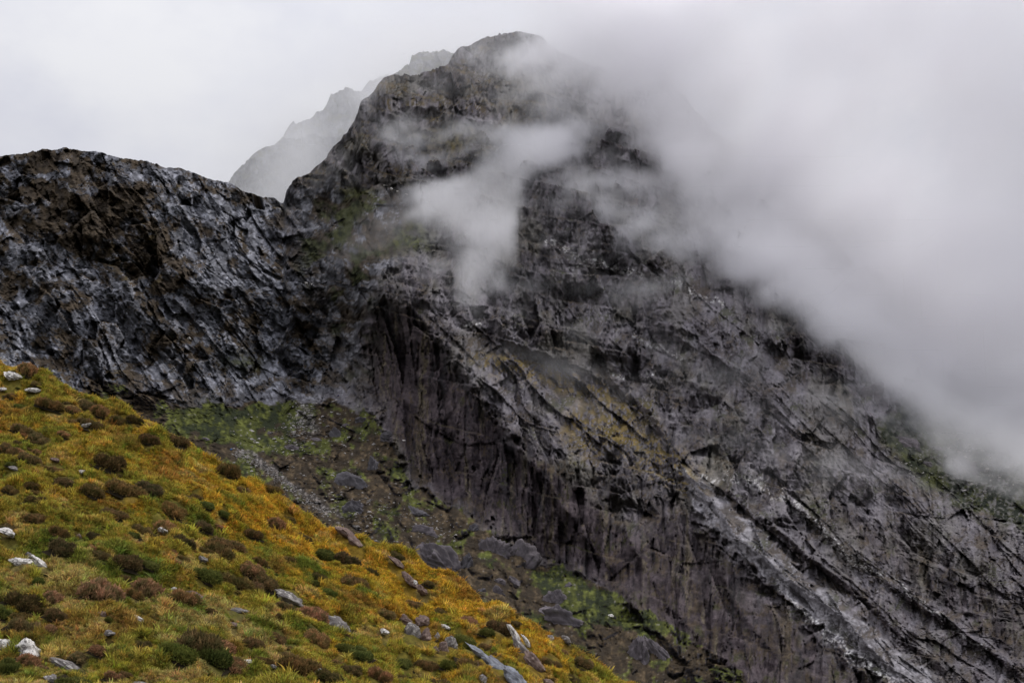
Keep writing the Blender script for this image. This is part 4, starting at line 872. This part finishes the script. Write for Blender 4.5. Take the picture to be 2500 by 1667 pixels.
for i, (u, v, w_, tone) in enumerate(HB + SM):
    p0 = fg_point(np.array([float(u)]), np.array([float(v)]))[0]; s = p0[1] / FPX
    dv_ = .22 * w_; p0 = fg_point(np.array([float(u)]), np.array([float(v) + dv_]))[0] if v + dv_ < 1700 else p0
    wx = w_ * s / 2
    lab = HL.get(i)
    if lab and len(lab.split()) > 16: lab = lab.replace('second nearest to the', 'second to the').replace('broad ', '').replace('small ', '')
    if lab is None and i >= nbig: continue
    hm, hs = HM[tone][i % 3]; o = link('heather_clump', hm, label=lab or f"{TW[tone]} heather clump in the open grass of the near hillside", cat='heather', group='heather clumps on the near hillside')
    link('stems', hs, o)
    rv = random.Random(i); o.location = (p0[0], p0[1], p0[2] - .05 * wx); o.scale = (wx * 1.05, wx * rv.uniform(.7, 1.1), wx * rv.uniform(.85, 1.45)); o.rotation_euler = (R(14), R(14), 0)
    o.rotation_euler = (Matrix.Rotation(R(20), 3, 'Y') @ Matrix.Rotation(R(16), 3, 'X') @ Matrix.Rotation(rv.choice([0, math.pi]) + rv.uniform(-.3, .3), 3, 'Z')).to_euler()
    g_ = rv.uniform(.8, 1.2); o.color = (g_ * rv.uniform(.92, 1.1), g_, g_ * rv.uniform(.85, 1.1), 1)
    KEEP.append((p0[0], p0[1], wx * .8, wx * .5, 20, u, v + .2 * w_ - 7, w_ * .84, w_ * .26))

# ================================================================== GRASS
keep = np.ones(len(gp), bool)
for (_x, _y, _a, _b, sl_, u, v, w_, h_) in KEEP:
    du, dv = gu - u, gv - v - 7; a = R(sl_); e1 = du * math.cos(a) + dv * math.sin(a); e2 = -du * math.sin(a) + dv * math.cos(a)
    keep &= ((e1 / (w_ * .54)) ** 2 + (e2 / (h_ * .6 + 6)) ** 2) > 1
gp, gc = gp[keep], gc[keep]; n = len(gp)
gm_ = bpy.data.meshes.new('grass'); gm_.vertices.add(n); gm_.vertices.foreach_set('co', gp.reshape(-1).astype(np.float32))
a = gm_.attributes.new('col', 'FLOAT_COLOR', 'POINT'); a.data.foreach_set('color', np.concatenate([gc, np.ones((n, 1))], 1).reshape(-1).astype(np.float32))
ro = np.stack([rg.normal(.25, .25, n), rg.normal(.35, .25, n), rg.uniform(0, 6.3, n)], 1)
# lean downhill, to the right and towards the viewer: rotate about z first, then tip
a = gm_.attributes.new('spin', 'FLOAT', 'POINT'); a.data.foreach_set('value', ro[:, 2].astype(np.float32))
a = gm_.attributes.new('tip', 'FLOAT_VECTOR', 'POINT'); a.data.foreach_set('vector', np.stack([ro[:, 0], ro[:, 1], 0 * ro[:, 0]], 1).reshape(-1).astype(np.float32))
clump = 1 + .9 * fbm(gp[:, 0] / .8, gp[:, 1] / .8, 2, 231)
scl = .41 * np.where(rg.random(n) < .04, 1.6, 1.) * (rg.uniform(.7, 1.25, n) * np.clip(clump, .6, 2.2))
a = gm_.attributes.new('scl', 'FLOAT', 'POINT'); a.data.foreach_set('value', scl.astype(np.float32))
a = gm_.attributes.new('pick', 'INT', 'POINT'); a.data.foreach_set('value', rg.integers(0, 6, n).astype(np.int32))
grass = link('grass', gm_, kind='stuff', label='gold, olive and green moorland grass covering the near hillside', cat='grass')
ng = bpy.data.node_groups.new('grass_instances', 'GeometryNodeTree')
ng.interface.new_socket('Geometry', in_out='INPUT', socket_type='NodeSocketGeometry'); ng.interface.new_socket('Geometry', in_out='OUTPUT', socket_type='NodeSocketGeometry')
G = NT(ng); gi = G.new('NodeGroupInput'); go = G.new('NodeGroupOutput')
ci = G.new('GeometryNodeCollectionInfo'); ci.inputs[0].default_value = tuft_col; ci.inputs[1].default_value = True; ci.inputs[2].default_value = True
iop = G.new('GeometryNodeInstanceOnPoints'); iop.inputs['Pick Instance'].default_value = True
def attr(nm, dt):
    q = G.new('GeometryNodeInputNamedAttribute', data_type=dt); q.inputs[0].default_value = nm; return q.outputs[0]
G.l.new(gi.outputs[0], iop.inputs['Points']); G.l.new(ci.outputs[0], iop.inputs['Instance']); G.l.new(attr('pick', 'INT'), iop.inputs['Instance Index'])
cx_ = G.new('ShaderNodeCombineXYZ'); G.l.new(attr('spin', 'FLOAT'), cx_.inputs[2])
e1 = G.new('FunctionNodeEulerToRotation'); G.l.new(cx_.outputs[0], e1.inputs[0]); e2 = G.new('FunctionNodeEulerToRotation'); G.l.new(attr('tip', 'FLOAT_VECTOR'), e2.inputs[0])
rrn = G.new('FunctionNodeRotateRotation'); G.l.new(e1.outputs[0], rrn.inputs[0]); G.l.new(e2.outputs[0], rrn.inputs[1]); rrn.rotation_space = 'GLOBAL'
G.l.new(rrn.outputs[0], iop.inputs['Rotation']); G.l.new(attr('scl', 'FLOAT'), iop.inputs['Scale']); G.l.new(iop.outputs[0], go.inputs[0])
md = grass.modifiers.new('grass', 'NODES'); md.node_group = ng

# ================================================================== CLOUD (real volumes, drawn into voxels)
def pn3(x, y, z, seed):
    xf, yf, zf = np.floor(x), np.floor(y), np.floor(z); ix, iy, iz = xf.astype(np.int64), yf.astype(np.int64), zf.astype(np.int64)
    fx, fy, fz = x - xf, y - yf, z - zf; sx, sy, sz = [q * q * (3 - 2 * q) for q in (fx, fy, fz)]; out = 0
    for a in (0, 1):
        for b in (0, 1):
            for c in (0, 1):
                h = _hash(ix + a, iy + b, seed + (iz + c) * 7919 % 100003); k = h & 255; t = ((h >> 8) & 255) / 127.5 - 1; q = np.sqrt(1 - t * t)
                d = q * _GC[k] * (fx - a) + q * _GS[k] * (fy - b) + t * (fz - c)
                out = out + d * (sx if a else 1 - sx) * (sy if b else 1 - sy) * (sz if c else 1 - sz)
    return out * 1.6
RA = np.array(Euler((.7, .5, .9)).to_matrix())
def noise3(x, y, z, size, seed, octv=3, gain=.55, coarse=1):
    """smooth 3-D noise, features of the given size in metres, turned off the axes"""
    if coarse > 1:
        c = coarse; sl = slice(None, None, c); small = noise3(x[sl, sl, sl], y[sl, sl, sl], z[sl, sl, sl], size, seed, octv, gain)
        for ax, n in enumerate(x.shape):
            t = np.arange(n) / c; i = np.minimum(t.astype(int), small.shape[ax] - 1); j = np.minimum(i + 1, small.shape[ax] - 1); sh = [1, 1, 1]; sh[ax] = n; f = (t - i).reshape(sh)
            small = np.take(small, i, ax) * (1 - f) + np.take(small, j, ax) * f
        return small
    X, Y, Z_ = [(RA[i, 0] * x + RA[i, 1] * y + RA[i, 2] * z) / size for i in range(3)]; s_, a = 0, 1.0
    for o in range(octv): s_ = s_ + a * pn3(X * 2.03 ** o + 9 * o, Y * 2.03 ** o, Z_ * 2.03 ** o, seed + 57 * o); a *= gain
    return s_
def cloud_object(name, lo, hi, vox, dens_fn, mat, label):
    nx, ny, nz = [int(round((h - l) / k)) + 1 for l, h, k in zip(lo, hi, vox)]
    hi = [l + (n - 1) * k for l, n, k in zip(lo, (nx, ny, nz), vox)]
    gx, gy, gz = np.meshgrid(*[l + k * np.arange(n) for l, n, k in zip(lo, (nx, ny, nz), vox)], indexing='ij')
    den = dens_fn(gx, gy, gz).astype(np.float32)
    den[[0, -1]] = 0; den[:, [0, -1]] = 0; den[:, :, [0, -1]] = 0
    src = bpy.data.meshes.new(name + '_samples'); src.vertices.add(den.size); a = src.attributes.new('density', 'FLOAT', 'POINT'); a.data.foreach_set('value', den.ravel())
    # the sampled values sit on the object's own mesh; its modifier turns them into a volume
    o = link(name, src, kind='stuff', label=label)
    g = bpy.data.node_groups.new(name + '_volume', 'GeometryNodeTree')
    g.interface.new_socket('Geometry', in_out='INPUT', socket_type='NodeSocketGeometry'); g.interface.new_socket('Geometry', in_out='OUTPUT', socket_type='NodeSocketGeometry')
    q = NT(g); gi = q.new('NodeGroupInput'); go = q.new('NodeGroupOutput')
    vc = q.new('GeometryNodeVolumeCube'); vc.inputs['Min'].default_value = lo; vc.inputs['Max'].default_value = hi; vc.inputs['Background'].default_value = 0.0
    vc.inputs['Resolution X'].default_value = nx; vc.inputs['Resolution Y'].default_value = ny; vc.inputs['Resolution Z'].default_value = nz
    ps = q.new('GeometryNodeInputPosition'); sx = q.new('ShaderNodeSeparateXYZ'); q.l.new(ps.outputs[0], sx.inputs[0])
    ix = [q.math('ROUND', q.math('DIVIDE', q.math('SUBTRACT', sx.outputs[i], float(lo[i])), float(vox[i]))) for i in range(3)]
    idx = q.math('ADD', q.math('MULTIPLY', q.math('ADD', q.math('MULTIPLY', ix[0], float(ny)), ix[1]), float(nz)), ix[2])
    fi = q.new('FunctionNodeFloatToInt'); q.l.new(idx, fi.inputs[0])
    na = q.new('GeometryNodeInputNamedAttribute', data_type='FLOAT'); na.inputs[0].default_value = 'density'
    si = q.new('GeometryNodeSampleIndex', data_type='FLOAT', domain='POINT'); q.l.new(gi.outputs[0], si.inputs['Geometry']); q.l.new(na.outputs[0], si.inputs['Value']); q.l.new(fi.outputs[0], si.inputs['Index'])
    q.l.new(si.outputs[0], vc.inputs['Density'])
    sm = q.new('GeometryNodeSetMaterial'); sm.inputs['Material'].default_value = mat; q.l.new(vc.outputs[0], sm.inputs[0]); q.l.new(sm.outputs[0], go.inputs[0])
    md_ = o.modifiers.new('cloud', 'NODES'); md_.node_group = g; src.materials.append(mat)
    return o
def vol_mat(name, step):
    m = bpy.data.materials.new(name); m.use_nodes = True; t = NT(m.node_tree); t.n.clear()
    pv = t.new('ShaderNodeVolumePrincipled'); pv.inputs['Color'].default_value = (.995, .99, 1, 1); pv.inputs['Anisotropy'].default_value = MIST_G; pv.inputs['Density'].default_value = 1.0
    o = t.new('ShaderNodeOutputMaterial'); t.l.new(pv.outputs[0], o.inputs['Volume']); m.cycles.volume_step_rate = step; return m
def bearing(x, y, z):
    w_ = y * CP + z * SP; return 1250 + FPX * x / w_, 833.5 - FPX * (z * CP - y * SP) / w_
MZ = [  # outline, softness, how thick (optical depth)
 ([(1390, -200), (1400, 80), (1500, 190), (1620, 300), (1730, 410), (1820, 530), (1920, 650), (2030, 780), (2150, 890), (2290, 1000), (2420, 1070), (2600, 1110), (3000, 1150), (3000, -200)], 100, 3.5),
 ([(1290, 80), (1250, 230), (1250, 360), (1340, 460), (1440, 530), (1600, 610), (1800, 690), (1930, 800), (2060, 900), (2220, 1040), (2380, 1130), (2560, 1210), (3000, 1250), (3000, 800), (2200, 500), (1800, 200), (1700, -100), (1300, -100)], 80, 1.7),
 ([(1240, 320), (1360, 290), (1360, 400), (1285, 480), (1235, 560), (1215, 650), (1190, 740), (1160, 800), (1128, 760), (1120, 680), (1110, 600), (1060, 530), (1000, 480), (1060, 450), (1160, 420)], 40, 2.1),
 ([(920, 340), (1200, 320), (1240, 480), (1170, 580), (1060, 580), (970, 480)], 70, .8),
 ([(700, 300), (900, 100), (1400, 0), (2600, 0), (2800, 1300), (2300, 1250), (1700, 1080), (1250, 900), (1000, 760), (820, 560)], 120, .3),
 ([(860, 220), (1000, 220), (980, 330), (880, 390), (810, 390)], 34, .5),
 ([(1000, 560), (1110, 560), (1140, 680), (1050, 650)], 34, .4),
 ([(1400, 610), (1580, 610), (1600, 700), (1430, 690)], 34, .4),
 ([(1500, 60), (1720, 240), (1900, 400), (2060, 580), (2200, 760), (2350, 900), (2560, 960), (2560, 1060), (2330, 1010), (2160, 880), (2010, 720), (1860, 560), (1700, 400), (1540, 250)], 90, 1.8),
 ([(1130, 60), (1400, 60), (1450, 250), (1180, 250)], 60, .6),
]
MZ = [(soft(p, b), k) for p, b, k in MZ]
HOLE = soft([(1400, 290), (1490, 250), (1600, 330), (1660, 440), (1560, 460), (1430, 390)], 50), soft([(1680, 200), (1780, 220), (1760, 330), (1690, 320)], 50)
UG = np.arange(GX0, GX1, GS); VG = np.arange(GY0, GY1, GS); UGm, VGm = np.meshgrid(UG, VG)
ctop = interp(SKY, UG)[None]; above = sstep(ctop - VGm, -60, 40)
Dsky = np.convolve(np.pad(base(UG, interp(SKY, UG)), 40, 'edge'), np.ones(81) / 81, 'valid')[None]
Dsurf = lerp(base(UGm, np.maximum(VGm, ctop)) + sum(rib(UGm, VGm, l_, a_, b_, c_) for l_, a_, b_, c_ in RIBS), Dsky, above); Dsurf = np.minimum(Dsurf, 775)
for _ in range(2):
    for ax_ in (0, 1): Dsurf = np.apply_along_axis(lambda q_: np.convolve(np.pad(q_, 8, 'edge'), np.ones(17) / 17, 'valid'), ax_, Dsurf)
def mist_density(x, y, z):
    u, v = bearing(x, y, z)
    uu = u + 45 * noise3(x, y, z, 75, 1, 3, .6, 4) + 34 * noise3(x, y, z, 22, 7, 2, .55, 2); vv = v + 45 * noise3(x, y, z, 75, 2, 3, .6, 4) + 34 * noise3(x, y, z, 22, 8, 2, .55, 2)
    w3 = noise3(x, y, z, 60, 3, 2, .5, 4)
    T = sum(samp(m_, uu, vv) * k_ for m_, k_ in MZ)
    T *= 1 - .4 * samp(HOLE[0], uu, vv) - .5 * samp(HOLE[1], uu, vv)
    big = sstep(T, .8, 3.5); ds = samp(Dsurf, u, v); gap = ds - y
    W = lerp(26, 95, big); W = W * (1 + .25 * w3)
    prof = sstep(gap, 0, 24) * sstep(-gap, -W, -W * .25)
    xs, zs = x * .82 + z * .57, -x * .57 + z * .82; n = noise3(xs * .62, y, zs, 27, 11, 5, .72); wis = np.clip(.55 + 1.25 * n, 0, 3); wis = lerp(1.15 * wis ** 2.3, np.clip(1 + .7 * n, .1, 3), big[...] * .8)
    return np.clip(T / (W * .75) * prof * wis, 0, .3) * MIST_K
m_mist = vol_mat('torn_mist', MIST_STEP)
cloud_object('mist', (-100, 400, 26), (330, 800, 340), VOX, mist_density, m_mist, 'torn white mist draped over the right of the peak with a plume trailing down the face')
BZ = [(soft([(380, 560), (560, 330), (900, 60), (1300, -40), (1500, 300), (1000, 600), (700, 640)], 120), .75), (soft([(690, 330), (760, 300), (800, 420), (720, 520), (640, 480)], 50), 1.6), (soft([(900, 90), (1500, 0), (1500, 300), (900, 300)], 60), .7)]
def back_density(x, y, z):
    u, v = bearing(x, y, z); uu, vv = u + 70 * noise3(x, y, z, 110, 21, 3), v + 60 * noise3(x, y, z, 110, 22, 3)
    T = sum(samp(m_, uu, vv) * k_ for m_, k_ in BZ)
    return np.clip(T / 330 * sstep(y, 760, 860) * sstep(-y, -1330, -1200) * np.clip(1 + .8 * noise3(x, y, z, 80, 23, 3), .1, 3), 0, 1) * BACK_K
m_back = vol_mat('ridge_cloud', 1.5)
cloud_object('ridge_cloud', (-420, 740, 60), (160, 1360, 560), VOXB, back_density, m_back, 'pale cloud drifting behind the peak and veiling the farther ridges')

# ================================================================== SHEEP AND CLIMBERS (a few pixels each)
def plain(name, c, rough=.9):
    m = bpy.data.materials.new(name); m.use_nodes = True; t = NT(m.node_tree); b = t.n['Principled BSDF']
    g = t.new('ShaderNodeTexCoord').outputs['Object']; t.put(b.inputs['Base Color'], t.mix(t.noise(g, 9, 4), rgba([q * .75 for q in c]), rgba([min(1, q * 1.2) for q in c]))); b.inputs['Roughness'].default_value = rough; return m
def skin(name, pts, edges, rad, mat, parent=None, **kw):
    me_ = bpy.data.meshes.new(name); me_.from_pydata(pts, edges, []); me_.skin_vertices.new() if hasattr(me_.skin_vertices, 'new') and not me_.skin_vertices else None
    o = link(name, me_, parent, **kw); me_.materials.append(mat)
    md_ = o.modifiers.new('skin', 'SKIN')
    for v_, r_ in zip(me_.skin_vertices[0].data, rad): v_.radius = (r_, r_)
    me_.skin_vertices[0].data[0].use_root = True
    o.modifiers.new('smooth', 'SUBSURF').levels = 1; o.modifiers['smooth'].render_levels = 2; return o
wool, hide, dark_hide = plain('white_wool', (.78, .74, .68)), plain('pale_hide', (.6, .52, .45)), plain('dark_hoof', (.08, .07, .06))
def sheep(u, v, yaw, label):
    o = skin('sheep', [(0, 0, .62), (.28, 0, .64), (.5, 0, .70), (-.3, 0, .62), (-.52, 0, .60)], [(0, 1), (1, 2), (0, 3), (3, 4)], [.27, .26, .17, .27, .17], wool, label=label, cat='sheep', group='sheep in the gully')
    skin('head', [(.5, 0, .74), (.64, 0, .88), (.80, 0, .80)], [(0, 1), (1, 2)], [.11, .10, .05], hide, o)
    for sx in (.3, -.34):
        for sy in (.13, -.13): skin('leg', [(sx, sy, .55), (sx + (.02 if sx > 0 else -.05), sy, .28), (sx, sy, .0)], [(0, 1), (1, 2)], [.075, .045, .035], hide, o)
    for sy in (.1, -.1): skin('ear', [(.62, sy * .6, .92), (.60, sy * 1.7, .93)], [(0, 1)], [.03, .02], hide, o)
    p = mt_point(u, v + 4); o.location = (p[0], p[1] - 1.2, p[2]); o.rotation_euler = (0, 0, R(yaw)); o.scale = (1.25, 1.25, 1.25); return o
sheep(749, 692, 200, 'white sheep in the dark gully, left one of two side by side')
sheep(762, 696, 110, 'white sheep in the dark gully, right one of two, seen from behind')
def climber(u, v, yaw, coat, coatname, label):
    skinm, trous, hair = plain('skin', (.45, .28, .2)), plain('dark_trousers', (.03, .03, .035)), plain('helmet_shell', (.55, .5, .42))
    pts = [(0, 0, .42), (0, .0, .62), (0, -.04, .86), (0, -.05, 1.0), (0, -.07, 1.12), (0, -.08, 1.22), (.2, -.04, .92), (.3, -.14, .68), (.22, -.34, .62), (-.2, -.04, .92), (-.3, -.14, .68), (-.2, -.34, .60), (.11, -.02, .40), (.16, -.36, .52), (.15, -.38, .06), (.15, -.5, .03), (-.11, -.02, .40), (-.16, -.36, .52), (-.15, -.38, .06), (-.15, -.5, .03)]
    ed = [(0, 1), (1, 2), (2, 3), (3, 4), (4, 5), (2, 6), (6, 7), (7, 8), (2, 9), (9, 10), (10, 11), (0, 12), (12, 13), (13, 14), (14, 15), (0, 16), (16, 17), (17, 18), (18, 19)]
    rad = [.15, .14, .15, .06, .10, .09, .075, .055, .04, .075, .055, .04, .10, .08, .055, .05, .10, .08, .055, .05]
    o = skin('person', pts, ed, rad, skinm, label=label, cat='person', group='people resting on the mountain')
    skin('jacket', [(0, 0, .46), (0, 0, .62), (0, -.04, .86), (0, -.05, .96), (.2, -.04, .92), (.3, -.14, .68), (.24, -.3, .63), (-.2, -.04, .92), (-.3, -.14, .68), (-.22, -.3, .61)], [(0, 1), (1, 2), (2, 3), (2, 4), (4, 5), (5, 6), (2, 7), (7, 8), (8, 9)], [.19, .18, .19, .11, .105, .08, .06, .105, .08, .06], coat, o)
    skin('trousers', [(0, 0, .42), (.11, -.02, .40), (.16, -.36, .52), (.15, -.38, .12), (-.11, -.02, .40), (-.16, -.36, .52), (-.15, -.38, .12)], [(0, 1), (1, 2), (2, 3), (0, 4), (4, 5), (5, 6)], [.17, .12, .095, .07, .12, .095, .07], trous, o)
    skin('helmet', [(0, -.07, 1.18), (0, -.08, 1.26)], [(0, 1)], [.115, .10], hair, o)
    p = mt_point(u, v + 3); o.location = (p[0], p[1] - 1.0, p[2] - .25); o.rotation_euler = (0, 0, R(yaw)); return o
climber(566, 1098, -30, plain('blue_jacket', (.03, .16, .42)), 'blue', 'person in a bright blue jacket sitting at the top of the scree run')
climber(826, 966, 40, plain('navy_jacket', (.03, .035, .16)), 'navy', 'person in a navy jacket crouching on rocks at the gully mouth')
